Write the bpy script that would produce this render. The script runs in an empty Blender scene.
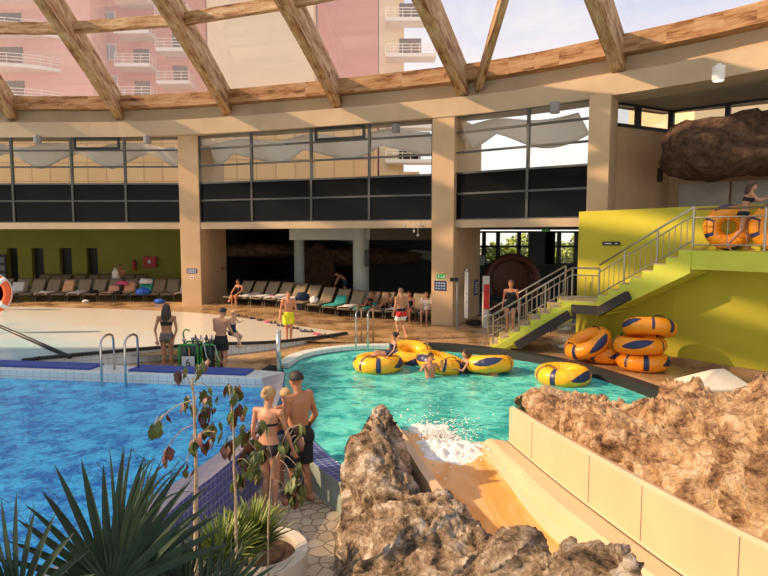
import bpy, math, random
from mathutils import Vector, Matrix, noise
V=Vector
S=bpy.context.scene
COL=S.collection
PI=math.pi
rnd=random.Random(7)
def NV(p): p=Vector(p); return Vector((noise.noise(p),noise.noise(p+Vector((31.7,5.2,11.9))),noise.noise(p+Vector((-13.1,47.3,8.4)))))
# ---------------------------------------------------------------- camera
FPX=600.0; H=3.35; TH=math.atan(52/600.0)
cT,sT=math.cos(TH),math.sin(TH)
def ray(px,py):
    a=(px-384)/FPX; b=(288-py)/FPX
    return V((a, cT+b*sT, -sT+b*cT))
def G(px,py,z=0.0):
    r=ray(px,py); t=(z-H)/r.z
    return V((r.x*t,r.y*t,z))
def D(px,py,Y):
    r=ray(px,py); t=Y/r.y
    return V((r.x*t,Y,H+r.z*t))
cam=bpy.data.cameras.new('camera'); cam.lens=36*FPX/768; cam.sensor_width=36; cam.clip_end=1000
co=bpy.data.objects.new('camera',cam); COL.objects.link(co); S.camera=co
co.location=(0,0,H); co.rotation_euler=(PI/2-TH,0,0)
# ---------------------------------------------------------------- materials
def newmat(n):
    m=bpy.data.materials.new(n); m.use_nodes=True
    nt=m.node_tree; b=nt.nodes['Principled BSDF']
    return m,nt,b
def node(nt,t,**k):
    n=nt.nodes.new(t)
    for a,v in k.items(): setattr(n,a,v)
    return n
def coords(nt,scale=(1,1,1),rot=(0,0,0),kind='Object'):
    tc=node(nt,'ShaderNodeTexCoord'); mp=node(nt,'ShaderNodeMapping')
    mp.inputs['Scale'].default_value=scale; mp.inputs['Rotation'].default_value=rot
    nt.links.new(tc.outputs[kind],mp.inputs[0]); return mp.outputs[0]
def ramp(nt,fac,stops):
    r=node(nt,'ShaderNodeValToRGB'); e=r.color_ramp.elements
    while len(e)<len(stops): e.new(0.5)
    for i,(p,c) in enumerate(stops):
        e[i].position=p; e[i].color=(*c,1)
    nt.links.new(fac,r.inputs[0]); return r.outputs[0]
def bump(nt,b,h,st,dist=0.02):
    bn=node(nt,'ShaderNodeBump'); bn.inputs['Strength'].default_value=st; bn.inputs['Distance'].default_value=dist
    nt.links.new(h,bn.inputs['Height']); nt.links.new(bn.outputs[0],b.inputs['Normal']); return bn
def mat(n,c,rough=.6,metal=0,var=.12,scale=3,bs=0.0,bd=.01,bscale=None,stretch=(1,1,1),spec=.5):
    m,nt,b=newmat(n); b.inputs['Roughness'].default_value=rough; b.inputs['Metallic'].default_value=metal
    b.inputs['Specular IOR Level'].default_value=spec
    co_=coords(nt,stretch)
    nz=node(nt,'ShaderNodeTexNoise'); nz.inputs['Scale'].default_value=scale; nz.inputs['Detail'].default_value=5
    nt.links.new(co_,nz.inputs[0])
    lo=tuple(x*(1-var) for x in c); hi=tuple(min(1,x*(1+var)) for x in c)
    nt.links.new(ramp(nt,nz.outputs[0],[(.3,lo),(.7,hi)]),b.inputs['Base Color'])
    if bs:
        nb=node(nt,'ShaderNodeTexNoise'); nb.inputs['Scale'].default_value=bscale or scale*6; nb.inputs['Detail'].default_value=6
        nt.links.new(co_,nb.inputs[0]); bump(nt,b,nb.outputs[0],bs,bd)
    m.diffuse_color=(*c,1)
    return m
def tile_mat(n,c1,c2,mort,size,rough=.35,kind='Object',rot=(0,0,0),mw=.04,bs=.3):
    m,nt,b=newmat(n); b.inputs['Roughness'].default_value=rough
    k=node(nt,'ShaderNodeTexBrick'); k.offset=0; k.inputs['Color1'].default_value=(*c1,1); k.inputs['Color2'].default_value=(*c2,1)
    k.inputs['Mortar'].default_value=(*mort,1); k.inputs['Scale'].default_value=1/size; k.inputs['Brick Width'].default_value=1; k.inputs['Row Height'].default_value=1
    k.inputs['Mortar Size'].default_value=mw
    nt.links.new(coords(nt,rot=rot,kind=kind),k.inputs[0]); nt.links.new(k.outputs[0],b.inputs['Base Color'])
    return m
def water_mat(n,c1,c2,scale=2.2,bs=.8,rough=.06,bd=.06,stretch=(1,1,1)):
    m,nt,b=newmat(n); b.inputs['Roughness'].default_value=rough; b.inputs['IOR'].default_value=1.33; b.inputs['Specular IOR Level'].default_value=.36
    cc=coords(nt,stretch)
    w=node(nt,'ShaderNodeTexNoise'); w.inputs['Scale'].default_value=scale; w.inputs['Detail'].default_value=4; w.inputs['Distortion'].default_value=1.2
    w2=node(nt,'ShaderNodeTexNoise'); w2.inputs['Scale'].default_value=scale*.35; w2.inputs['Detail'].default_value=2
    nt.links.new(cc,w.inputs[0]); nt.links.new(cc,w2.inputs[0])
    ad=node(nt,'ShaderNodeMath',operation='ADD'); nt.links.new(w.outputs[0],ad.inputs[0]); nt.links.new(w2.outputs[0],ad.inputs[1])
    h=node(nt,'ShaderNodeMath',operation='MULTIPLY'); h.inputs[1].default_value=.5; nt.links.new(ad.outputs[0],h.inputs[0])
    nt.links.new(ramp(nt,h.outputs[0],[(.40,c1),(.58,c2)]),b.inputs['Base Color'])  # paler and darker wave noise puts ripple light into the base colour
    bump(nt,b,w.outputs[0],bs,bd)
    return m
M={}
M['beige']=mat('beige_plaster',(.56,.39,.22),.8,var=.08,scale=1.2,bs=.1)
M['fascia']=mat('fascia_plaster',(.50,.38,.24),.8,var=.1,scale=.8,bs=.1)
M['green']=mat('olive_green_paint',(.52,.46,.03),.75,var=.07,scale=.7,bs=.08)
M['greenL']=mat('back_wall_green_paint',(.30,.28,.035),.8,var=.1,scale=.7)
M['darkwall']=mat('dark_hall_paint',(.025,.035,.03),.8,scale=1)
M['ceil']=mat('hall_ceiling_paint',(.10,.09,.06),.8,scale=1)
M['soffit']=mat('soffit_paint',(.34,.29,.20),.8,scale=1)
M['black']=mat('black_rubber',(.015,.014,.013),.55,bs=.2)
M['dark']=mat('dark_metal',(.03,.03,.03),.4,.5)
M['frame']=mat('window_frame_aluminium',(.10,.10,.09),.4,.6)
M['framel']=mat('pale_aluminium',(.42,.41,.38),.4,.6)
M['chrome']=mat('stainless_steel',(.55,.54,.50),.22,.95,var=.05)
M['rail']=mat('brushed_steel',(.42,.38,.32),.35,.9,var=.05)
M['white']=mat('white_paint',(.78,.76,.70),.5,var=.04)
M['grey']=mat('grey_plastic',(.25,.25,.25),.5)
M['colgrey']=mat('column_paint',(.42,.47,.42),.7,var=.06)
M['red']=mat('red_paint',(.55,.03,.02),.5)
M['orange']=mat('lifebuoy_orange',(.85,.12,.02),.45)
M['yellow']=mat('tube_yellow_vinyl',(.95,.43,.012),.32,var=.05,scale=2,bs=.1,bscale=5)
M['orangey']=mat('tube_orange_vinyl',(.95,.32,.012),.32,var=.05,scale=2,bs=.1,bscale=5)
M['navy']=mat('navy_print',(.02,.03,.09),.4)
M['blue']=mat('sign_blue',(.02,.05,.16),.45)
M['signpale']=mat('sign_print_white',(.6,.62,.62),.5)
M['signgreen']=mat('sign_green',(.02,.35,.08),.4)
M['bluemat']=mat('blue_foam_mat',(.035,.07,.30),.7,var=.15,scale=8,bs=.3)
M['lounger']=mat('lounger_mesh_fabric',(.30,.235,.14),.85,var=.1,scale=12,bs=.3,bscale=120)
M['lframe']=mat('lounger_frame_bronze',(.12,.09,.05),.5,.3)
M['plank']=mat('pale_concrete',(.60,.52,.40),.8,var=.1,scale=3,bs=.2)
M['tower_pink']=mat('salmon_render',(.70,.27,.20),.85,var=.06,scale=.1)
M['tower_rose']=mat('rose_render',(.72,.36,.28),.85,var=.06,scale=.1)
M['tower_cream']=mat('cream_render',(.88,.66,.40),.85,var=.05,scale=.1)
M['tower_white']=mat('white_render',(.8,.74,.66),.8,var=.04,scale=.1)
M['stone']=tile_mat('stone_cladding',(.62,.42,.22),(.55,.36,.18),(.42,.28,.14),1.6,.8,rot=(PI/2,0,0))
M['panel']=mat('wall_panel_grey',(.36,.35,.30),.6)
M['navypad']=mat('charcoal_foam',(.035,.03,.028),.8,bs=.3)
M['green_metal']=mat('green_powder_coat',(.03,.30,.06),.4)
M['tank']=mat('dark_cylinder',(.06,.09,.08),.35,.4)
M['hose']=mat('pale_hose',(.55,.55,.5),.5)
M['sail']=mat('white_reflection',(.92,.88,.80),.8,var=.05)
M['eye']=mat('eye_dark',(.01,.008,.006),.3)
M['lip']=mat('lip',(.35,.10,.08),.5)
def glass(n,tint=(.9,.93,.9),refl=.12,milky=0,mc=(.8,.8,.8)):
    m,nt,b=newmat(n); nt.nodes.remove(b); out=nt.nodes['Material Output']
    t=node(nt,'ShaderNodeBsdfTransparent'); t.inputs[0].default_value=(*tint,1)
    g=node(nt,'ShaderNodeBsdfGlossy'); g.inputs['Roughness'].default_value=.02
    fr=node(nt,'ShaderNodeLayerWeight'); fr.inputs[0].default_value=.35
    ma=node(nt,'ShaderNodeMath',operation='MULTIPLY'); ma.inputs[1].default_value=refl*3; nt.links.new(fr.outputs['Fresnel'],ma.inputs[0])
    mx=node(nt,'ShaderNodeMixShader'); nt.links.new(ma.outputs[0],mx.inputs[0]); nt.links.new(t.outputs[0],mx.inputs[1]); nt.links.new(g.outputs[0],mx.inputs[2])
    last=mx.outputs[0]
    if milky:
        d=node(nt,'ShaderNodeBsdfTranslucent'); d.inputs[0].default_value=(*mc,1)
        m2=node(nt,'ShaderNodeMixShader'); m2.inputs[0].default_value=milky
        nt.links.new(last,m2.inputs[1]); nt.links.new(d.outputs[0],m2.inputs[2]); last=m2.outputs[0]
    nt.links.new(last,out.inputs[0]); return m
M['glass']=glass('clear_glass',(.97,.97,.95))
def reflectionm():
    m,nt,b=newmat('translucent_reflection_sheet'); b.inputs['Base Color'].default_value=(.85,.8,.72,1); b.inputs['Roughness'].default_value=.8
    t=node(nt,'ShaderNodeBsdfTranslucent'); t.inputs[0].default_value=(.95,.9,.82,1); mx=node(nt,'ShaderNodeMixShader'); mx.inputs[0].default_value=.55
    nt.links.new(b.outputs[0],mx.inputs[1]); nt.links.new(t.outputs[0],mx.inputs[2]); nt.links.new(mx.outputs[0],nt.nodes['Material Output'].inputs[0]); return m
M['sail']=reflectionm()  # for the sheets that imitate the dome's reflection in the glass
M['skyglass']=glass('hazy_skylight_glass',(.97,.95,.94),.06,.16,(.98,.86,.82))
M['bglass']=mat('black_glass',(.006,.006,.006),.12,var=.2,scale=.6,spec=.12)
def weathered(nm='weathered_timber',tint=(.92,.84,.74)):
    m,nt,b=newmat(nm); b.inputs['Roughness'].default_value=.75
    tc=coords(nt,(1,1,1),kind='UV')
    n1=node(nt,'ShaderNodeTexNoise'); n1.inputs['Scale'].default_value=1.6; n1.inputs['Detail'].default_value=9; n1.inputs['Roughness'].default_value=.72
    mp=node(nt,'ShaderNodeMapping'); mp.inputs['Scale'].default_value=(.35,2.2,1); nt.links.new(tc,mp.inputs[0]); nt.links.new(mp.outputs[0],n1.inputs[0])
    n2=node(nt,'ShaderNodeTexNoise'); n2.inputs['Scale'].default_value=6; n2.inputs['Detail'].default_value=6
    mp2=node(nt,'ShaderNodeMapping'); mp2.inputs['Scale'].default_value=(.5,9,1); nt.links.new(tc,mp2.inputs[0]); nt.links.new(mp2.outputs[0],n2.inputs[0])
    c1=ramp(nt,n1.outputs[0],[(.33,(.05,.025,.012)),(.41,(.34,.17,.06)),(.47,(.60,.40,.20)),(.60,(.80,.66,.46))])
    c2=ramp(nt,n2.outputs[0],[(.35,(.45,.33,.22)),(.62,tint)])
    mx=node(nt,'ShaderNodeMix',data_type='RGBA',blend_type='MULTIPLY'); mx.inputs[0].default_value=.95
    nt.links.new(c1,mx.inputs[6]); nt.links.new(c2,mx.inputs[7]); nt.links.new(mx.outputs[2],b.inputs['Base Color'])
    bump(nt,b,n1.outputs[0],.4,.05); return m
M['wood']=weathered(); M['wood2']=weathered('ring_timber',(.62,.44,.30))
def rockmat(n,stops,crack=(.03,.02,.015),bs=1.0,amt=.8):
    m,nt,b=newmat(n); b.inputs['Roughness'].default_value=.92; b.inputs['Specular IOR Level'].default_value=.25
    cc=coords(nt,(1,1,1.25))
    n1=node(nt,'ShaderNodeTexNoise'); n1.inputs['Scale'].default_value=3.4; n1.inputs['Detail'].default_value=15; n1.inputs['Roughness'].default_value=.74; n1.inputs['Distortion'].default_value=.35
    nt.links.new(cc,n1.inputs[0]); c1=ramp(nt,n1.outputs[0],stops)
    w=node(nt,'ShaderNodeTexNoise'); w.inputs['Scale'].default_value=3; w.inputs['Detail'].default_value=6; nt.links.new(cc,w.inputs[0])
    va=node(nt,'ShaderNodeVectorMath',operation='ADD'); nt.links.new(cc,va.inputs[0]); nt.links.new(w.outputs['Color'],va.inputs[1])
    v=node(nt,'ShaderNodeTexVoronoi',feature='DISTANCE_TO_EDGE'); v.inputs['Scale'].default_value=3.2; nt.links.new(va.outputs[0],v.inputs['Vector'])
    ck=ramp(nt,v.outputs['Distance'],[(.0,(0,0,0)),(.05,(1,1,1))])
    mx=node(nt,'ShaderNodeMix',data_type='RGBA'); nt.links.new(ck,mx.inputs[0]); mx.inputs[6].default_value=(*crack,1); nt.links.new(c1,mx.inputs[7])
    mx2=node(nt,'ShaderNodeMix',data_type='RGBA'); mx2.inputs[0].default_value=amt; nt.links.new(c1,mx2.inputs[6]); nt.links.new(mx.outputs[2],mx2.inputs[7])
    nt.links.new(mx2.outputs[2],b.inputs['Base Color'])
    n2=node(nt,'ShaderNodeTexNoise'); n2.inputs['Scale'].default_value=11; n2.inputs['Detail'].default_value=12; n2.inputs['Roughness'].default_value=.75
    nt.links.new(cc,n2.inputs[0]); bump(nt,b,n2.outputs[0],bs,.07); return m
M['rock']=rockmat('weathered_highlit_rock',[(.38,(.035,.022,.015)),(.46,(.24,.165,.10)),(.53,(.44,.33,.22)),(.62,(.78,.68,.55))],amt=.6)  # whitish and dark stops put highlights and shade into the rock colour
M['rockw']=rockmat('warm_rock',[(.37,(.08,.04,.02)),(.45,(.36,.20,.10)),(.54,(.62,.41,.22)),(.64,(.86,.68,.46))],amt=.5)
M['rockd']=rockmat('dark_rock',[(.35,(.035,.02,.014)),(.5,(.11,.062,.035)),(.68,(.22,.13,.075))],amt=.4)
def flag():
    m,nt,b=newmat('flagstones'); b.inputs['Roughness'].default_value=.75
    cc=coords(nt)
    v=node(nt,'ShaderNodeTexVoronoi',feature='DISTANCE_TO_EDGE'); v.inputs['Scale'].default_value=5.2
    v2=node(nt,'ShaderNodeTexVoronoi'); v2.inputs['Scale'].default_value=5.2
    nt.links.new(cc,v.inputs['Vector']); nt.links.new(cc,v2.inputs['Vector'])
    sp=node(nt,'ShaderNodeSeparateColor'); nt.links.new(v2.outputs['Color'],sp.inputs[0])
    c=ramp(nt,sp.outputs[0],[(0,(.42,.33,.22)),(.5,(.56,.46,.32)),(1,(.50,.38,.25))])
    g=ramp(nt,v.outputs['Distance'],[(.02,(.35,.33,.3)),(.06,(1,1,1))])
    mx=node(nt,'ShaderNodeMix',data_type='RGBA',blend_type='MULTIPLY'); mx.inputs[0].default_value=1
    nt.links.new(c,mx.inputs[6]); nt.links.new(g,mx.inputs[7]); nt.links.new(mx.outputs[2],b.inputs['Base Color'])
    bump(nt,b,v.outputs['Distance'],.6,.03); return m
M['flag']=flag()
def deckm():
    m,nt,b=newmat('wet_stone_deck')
    cc=coords(nt)
    n1=node(nt,'ShaderNodeTexNoise'); n1.inputs['Scale'].default_value=.9; n1.inputs['Detail'].default_value=8; n1.inputs['Roughness'].default_value=.65
    nt.links.new(cc,n1.inputs[0])
    nt.links.new(ramp(nt,n1.outputs[0],[(.35,(.22,.12,.05)),(.5,(.38,.23,.10)),(.65,(.50,.33,.16))]),b.inputs['Base Color'])
    r=ramp(nt,n1.outputs[0],[(.4,(.12,)*3),(.6,(.5,)*3)]); nt.links.new(r,b.inputs['Roughness'])
    n2=node(nt,'ShaderNodeTexNoise'); n2.inputs['Scale'].default_value=25; nt.links.new(cc,n2.inputs[0]); bump(nt,b,n2.outputs[0],.15,.01); return m
M['deck']=deckm()
def beachm():
    m,nt,b=newmat('beach_pool_floor'); b.inputs['Roughness'].default_value=.22
    cc=coords(nt); sx=node(nt,'ShaderNodeSeparateXYZ'); nt.links.new(cc,sx.inputs[0])
    # painted basin: cream at the dry end, pale aqua towards the deep end
    m1=node(nt,'ShaderNodeMath',operation='MULTIPLY'); m1.inputs[1].default_value=.045; nt.links.new(sx.outputs[0],m1.inputs[0])
    m2=node(nt,'ShaderNodeMath',operation='MULTIPLY'); m2.inputs[1].default_value=.06; nt.links.new(sx.outputs[1],m2.inputs[0])
    ad=node(nt,'ShaderNodeMath',operation='ADD'); nt.links.new(m1.outputs[0],ad.inputs[0]); nt.links.new(m2.outputs[0],ad.inputs[1])
    n1=node(nt,'ShaderNodeTexNoise'); n1.inputs['Scale'].default_value=.8; n1.inputs['Detail'].default_value=6; nt.links.new(cc,n1.inputs[0])
    m3=node(nt,'ShaderNodeMath',operation='MULTIPLY_ADD'); m3.inputs[1].default_value=.35; nt.links.new(n1.outputs[0],m3.inputs[0]); nt.links.new(ad.outputs[0],m3.inputs[2])
    nt.links.new(ramp(nt,m3.outputs[0],[(.48,(.08,.42,.58)),(.68,(.45,.68,.70)),(.88,(.70,.70,.62)),(1.0,(.72,.64,.50))]),b.inputs['Base Color'])
    n2=node(nt,'ShaderNodeTexNoise'); n2.inputs['Scale'].default_value=5; nt.links.new(cc,n2.inputs[0]); bump(nt,b,n2.outputs[0],.25,.03); return m
M['beach']=beachm()
M['water_blue']=water_mat('blue_pool_water',(.0,.18,.56),(.07,.62,.98),7.5,1.0,bd=.05)
M['water_teal']=water_mat('teal_pool_water',(.02,.33,.31),(.14,.66,.56),3.6,.8,bd=.05)
M['water_far']=water_mat('indoor_pool_water',(.05,.10,.12),(.25,.38,.42),1.5,.6)
M['slidewet']=water_mat('wet_slide_floor',(.74,.33,.08),(.84,.50,.24),1.6,.6,rough=.15,stretch=(1.5,.4,1))
M['slide']=mat('slide_fibreglass',(.64,.43,.26),.45,var=.06,scale=1.5)
M['foam']=mat('white_foam',(.9,.9,.86),.8,var=.06,scale=9,bs=.8,bd=.04)
M['tile_blue']=tile_mat('blue_wall_tiles',(.05,.07,.27),(.08,.11,.36),(.40,.42,.50),.105,.3,kind='UV',mw=.045)
M['tile_pale']=tile_mat('pale_lilac_tiles',(.32,.29,.33),(.40,.36,.38),(.26,.24,.27),.105,.4,mw=.05)
M['tile_navy']=tile_mat('navy_coping_tiles',(.03,.05,.22),(.05,.09,.32),(.35,.40,.50),.105,.3,kind='UV',mw=.06)
M['tile_sage']=tile_mat('sage_wall_tiles',(.30,.37,.31),(.34,.41,.34),(.22,.27,.23),.2,.4,kind='UV',mw=.03)
M['tile_white']=tile_mat('white_pool_tiles',(.72,.76,.72),(.66,.72,.68),(.45,.50,.48),.2,.35,kind='UV',mw=.04)
M['bark']=mat('pale_bark',(.36,.27,.17),.9,var=.3,scale=20,bs=.5)
def leafm(n,c,var=.35,rough=.5):
    m=mat(n,c,rough,0,var,9); return m
M['palm']=leafm('palm_leaf',(.010,.028,.010),.3,.7)
M['palm2']=leafm('palm_leaf_light',(.03,.055,.018),.3,.7)
M['leaf']=leafm('sapling_leaf',(.075,.10,.018),.6)
M['leafbrown']=leafm('withered_leaf',(.09,.028,.014),.5)
M['shrub']=leafm('shrub_leaf',(.16,.21,.03),.5)
M['tree']=leafm('outdoor_foliage',(.30,.40,.05),.5)
for k,c in dict(skin=(.50,.24,.125),skin_tan=(.42,.185,.085),skin_pale=(.62,.36,.22),skin_red=(.60,.24,.12)).items():
    m=mat(k,c,.5,0,.06,6); m.node_tree.nodes['Principled BSDF'].inputs['Subsurface Weight'].default_value=0; M[k]=m
for k,c in dict(c_black=(.012,.012,.014),c_navy=(.01,.02,.06),c_yellow=(.85,.80,.03),c_red=(.70,.03,.03),c_white=(.8,.78,.74),c_print=(.14,.11,.09),
    c_pink=(.70,.12,.22),c_teal=(.05,.45,.36),c_blue=(.02,.10,.45),c_purple=(.2,.08,.3),c_towel=(.82,.76,.68),c_peach=(.80,.42,.22),c_lime=(.35,.6,.05),
    h_brown=(.05,.025,.012),h_dark=(.02,.012,.008),h_blond=(.42,.27,.11),h_lt=(.16,.09,.04)).items():
    M[k]=mat(k,c,.85 if k[0]=='c' else .6,0,.15,14,.3 if k[0]=='c' else .5,bscale=60)
m,nt,b=newmat('lamp_glow'); b.inputs['Emission Color'].default_value=(1,.8,.55,1); b.inputs['Emission Strength'].default_value=4; M['glow']=m
# ---------------------------------------------------------------- mesh builder
class MB:
    def __init__(s): s.v=[];s.f=[];s.m=[];s.uv={}
    def add(s,vs,fs,mi=0,uvs=None):
        o=len(s.v); s.v+= [tuple(p) for p in vs]
        for i,f in enumerate(fs):
            if uvs: s.uv[len(s.f)]=uvs[i]
            s.f.append(tuple(a+o for a in f)); s.m.append(mi[i] if isinstance(mi,list) else mi)
        return s
    def box(s,c,d,R=None,mi=0):
        """c centre, d full sizes, R angle about z or 3x3"""
        if R is None: R=Matrix.Identity(3)
        elif not isinstance(R,Matrix): R=Matrix.Rotation(R,3,'Z')
        c=V(c); hx,hy,hz=d[0]/2,d[1]/2,d[2]/2
        P=[c+R@V((x*hx,y*hy,z*hz)) for z in(-1,1) for y in(-1,1) for x in(-1,1)]
        return s.add(P,[(0,2,3,1),(4,5,7,6),(0,1,5,4),(2,6,7,3),(0,4,6,2),(1,3,7,5)],mi)
    def bar(s,p,q,w,h,up=V((0,0,1)),mi=0):
        p,q=V(p),V(q); d=(q-p); L=d.length; d.normalize(); x=d.cross(up).normalized(); u=x.cross(d)
        P=[]; 
        for a in(p,q):
            for i,j in((-1,-1),(1,-1),(1,1),(-1,1)): P.append(a+x*(i*w/2)+u*(j*h/2))
        F=[(3,2,1,0),(4,5,6,7)]+[(i,(i+1)%4,4+(i+1)%4,4+i) for i in range(4)]
        off=rnd.random()*20
        U=[[(0,0)]*4]*2+[[(off,k*3),(off,k*3+(w if k%2==0 else h)),(off+L,k*3+(w if k%2==0 else h)),(off+L,k*3)] for k in range(4)]
        return s.add(P,F,mi,U)
    def tube(s,pts,r,n=8,mi=0,cap=True,closed=False):
        pts=[V(p) for p in pts]; N=len(pts)
        rs=r if isinstance(r,(list,tuple)) else [r]*N
        prev=None; P=[]
        for i,p in enumerate(pts):
            if closed: t=(pts[(i+1)%N]-pts[i-1])
            else: t=pts[min(i+1,N-1)]-pts[max(i-1,0)]
            t.normalize()
            if prev is None:
                a=V((0,0,1)) if abs(t.z)<.9 else V((1,0,0)); x=t.cross(a).normalized()
            else: x=(prev-t*prev.dot(t)).normalized()
            prev=x; y=t.cross(x)
            for k in range(n):
                an=2*PI*k/n; P.append(p+(x*math.cos(an)+y*math.sin(an))*rs[i])
        F=[]
        for i in range(N if closed else N-1):
            j=(i+1)%N
            for k in range(n): F.append((i*n+k,i*n+(k+1)%n,j*n+(k+1)%n,j*n+k))
        if cap and not closed: F+= [tuple(range(n-1,-1,-1)),tuple(range((N-1)*n,N*n))]
        return s.add(P,F,mi)
    def ell(s,c,r,R=None,n=12,mi=0,fn=None):
        c=V(c); R=R or Matrix.Identity(3); P=[];F=[]; m=n//2
        P.append(V((0,0,-1)))
        for i in range(1,m):
            a=-PI/2+PI*i/m
            for k in range(n): b=2*PI*k/n; P.append(V((math.cos(a)*math.cos(b),math.cos(a)*math.sin(b),math.sin(a))))
        P.append(V((0,0,1)))
        for k in range(n):
            F.append((0,1+(k+1)%n,1+k)); F.append((len(P)-1,1+(m-2)*n+k,1+(m-2)*n+(k+1)%n))
            for i in range(m-2): F.append((1+i*n+k,1+i*n+(k+1)%n,1+(i+1)*n+(k+1)%n,1+(i+1)*n+k))
        if fn: P=[fn(p) for p in P]
        return s.add([c+R@V((p.x*r[0],p.y*r[1],p.z*r[2])) for p in P],F,mi)
    def cap(s,p,q,r1,r2,n=10,mi=0):
        """rounded tapered limb"""
        p,q=V(p),V(q); d=(q-p); L=d.length
        if L<1e-5: return s.ell(p,(r1,r1,r1),n=n,mi=mi)
        d.normalize(); pts=[];rs=[]
        for a in(80,50,20): pts.append(p-d*r1*math.sin(math.radians(a)));rs.append(r1*math.cos(math.radians(a)))
        for t in(0,.5,1): pts.append(p+d*L*t); rs.append(r1+(r2-r1)*t)
        for a in(20,50,80): pts.append(q+d*r2*math.sin(math.radians(a)));rs.append(r2*math.cos(math.radians(a)))
        return s.tube(pts,rs,n,mi)
    def lathe(s,prof,c=(0,0,0),n=24,mi=0,axis=None):
        c=V(c); P=[];F=[]
        for r,z in prof:
            for k in range(n): a=2*PI*k/n; P.append(V((r*math.cos(a),r*math.sin(a),z)))
        if axis is not None: P=[axis@p for p in P]
        for i in range(len(prof)-1):
            for k in range(n): F.append((i*n+k,i*n+(k+1)%n,(i+1)*n+(k+1)%n,(i+1)*n+k))
        if prof[0][0]>1e-4: F.append(tuple(range(n-1,-1,-1)))
        if prof[-1][0]>1e-4: F.append(tuple(range((len(prof)-1)*n,len(prof)*n)))
        return s.add([c+p for p in P],F,mi)
    def prism(s,poly,z0,z1,mi=0):
        n=len(poly); P=[V((p[0],p[1],z0)) for p in poly]+[V((p[0],p[1],z1)) for p in poly]
        A=sum(poly[i][0]*poly[(i+1)%n][1]-poly[(i+1)%n][0]*poly[i][1] for i in range(n))
        idx=list(range(n)); 
        if A<0: idx=idx[::-1]
        F=[tuple(idx[::-1]),tuple(i+n for i in idx)]
        U=[[(P[i].x,P[i].y) for i in idx[::-1]],[(P[i].x,P[i].y) for i in idx]]; L=0
        for k in range(n):
            a,b=idx[k],idx[(k+1)%n]; F.append((a,b,b+n,a+n)); l=(P[b]-P[a]).length
            U.append([(L,z0),(L+l,z0),(L+l,z1),(L,z1)]); L+=l
        return s.add(P,F,mi,U)
    def grid(s,fn,nu,nv,mi=0,close=False,uv=None):
        P=[fn(i/nu,j/nv) for i in range(nu+1) for j in range(nv+1)]
        F=[];U=[]
        for i in range(nu):
            for j in range(nv):
                a=i*(nv+1)+j; F.append((a,a+nv+1,a+nv+2,a+1))
                if uv: U.append([uv(P[k]) for k in F[-1]])
        return s.add(P,F,mi,U if uv else None)
    def ribbon(s,A,B,mi=0):
        """quads between two equal polylines, uv in metres"""
        L=0
        for i in range(len(A)-1):
            l=(V(A[i+1])-V(A[i])).length; h=(V(B[i])-V(A[i])).length
            s.add([A[i],A[i+1],B[i+1],B[i]],[(0,1,2,3)],mi,[[(L,0),(L+l,0),(L+l,h),(L,h)]]); L+=l
        return s
    def build(s,name,mats,parent=None,smooth=False,bevel=0,world=False,solid=0,sub=0,loc=None,weld=False):
        if not isinstance(mats,(list,tuple)): mats=[mats]
        vs=s.v
        if world and parent is not None:
            o=parent.location; vs=[(x-o.x,y-o.y,z-o.z) for x,y,z in vs]
        me=bpy.data.meshes.new(name); me.from_pydata([tuple(v) for v in vs],[],s.f)
        for m in mats: me.materials.append(M[m] if isinstance(m,str) else m)
        uvl=me.uv_layers.new(name='UVMap')
        for p in me.polygons:
            p.material_index=s.m[p.index]; p.use_smooth=smooth
            u=s.uv.get(p.index)
            if u:
                for li,c in zip(p.loop_indices,u): uvl.data[li].uv=c
        me.validate(clean_customdata=False)
        ob=bpy.data.objects.new(name,me); COL.objects.link(ob)
        if loc is not None: ob.location=loc
        if parent is not None: ob.parent=parent
        if solid:
            md=ob.modifiers.new('solid','SOLIDIFY'); md.thickness=solid; md.offset=0
        if bevel:
            md=ob.modifiers.new('bevel','BEVEL'); md.width=bevel; md.segments=2; md.limit_method='ANGLE'
        if sub:
            md=ob.modifiers.new('sub','SUBSURF'); md.levels=sub; md.render_levels=sub
        return ob
def tag(o,label=None,cat=None,group=None,kind=None):
    if label: o['label']=label
    if cat: o['category']=cat
    if group: o['group']=group
    if kind: o['kind']=kind
    return o
def thing(name,label,cat,loc=(0,0,0),rz=0,group=None):
    o=bpy.data.objects.new(name,None); COL.objects.link(o); o.location=loc; o.rotation_euler=(0,0,rz); o.empty_display_size=.1
    return tag(o,label,cat,group)
def struct(o,label=None,cat=None): return tag(o,label,cat,kind='structure')
def dup(r,loc,rz=None,label=None,group=None):
    c=r.copy(); COL.objects.link(c); c.location=loc
    if rz is not None: c.rotation_euler=(0,0,rz)
    if label: c['label']=label
    if group: c['group']=group
    for ch in r.children:
        d=ch.copy(); COL.objects.link(d); d.parent=c
        for g in ch.children:
            e=g.copy(); COL.objects.link(e); e.parent=d
    return c
def lerp(a,b,t): return a+(b-a)*t
def sm(t): t=max(0,min(1,t)); return t*t*(3-2*t)
def poly_at(pts,u):
    """point at param u (0..1) of a Catmull-Rom curve through pts"""
    n=len(pts)-1; x=u*n; i=min(int(x),n-1); t=x-i
    p1,p2=V(pts[i]),V(pts[i+1]); p0=V(pts[i-1]) if i else p1*2-p2; p3=V(pts[i+2]) if i+2<=n else p2*2-p1
    return .5*((2*p1)+(p2-p0)*t+(2*p0-5*p1+4*p2-p3)*t*t+(3*p1-p0-3*p2+p3)*t*t*t)
def smoothline(pts,n): return [poly_at(pts,i/n) for i in range(n+1)]
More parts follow.
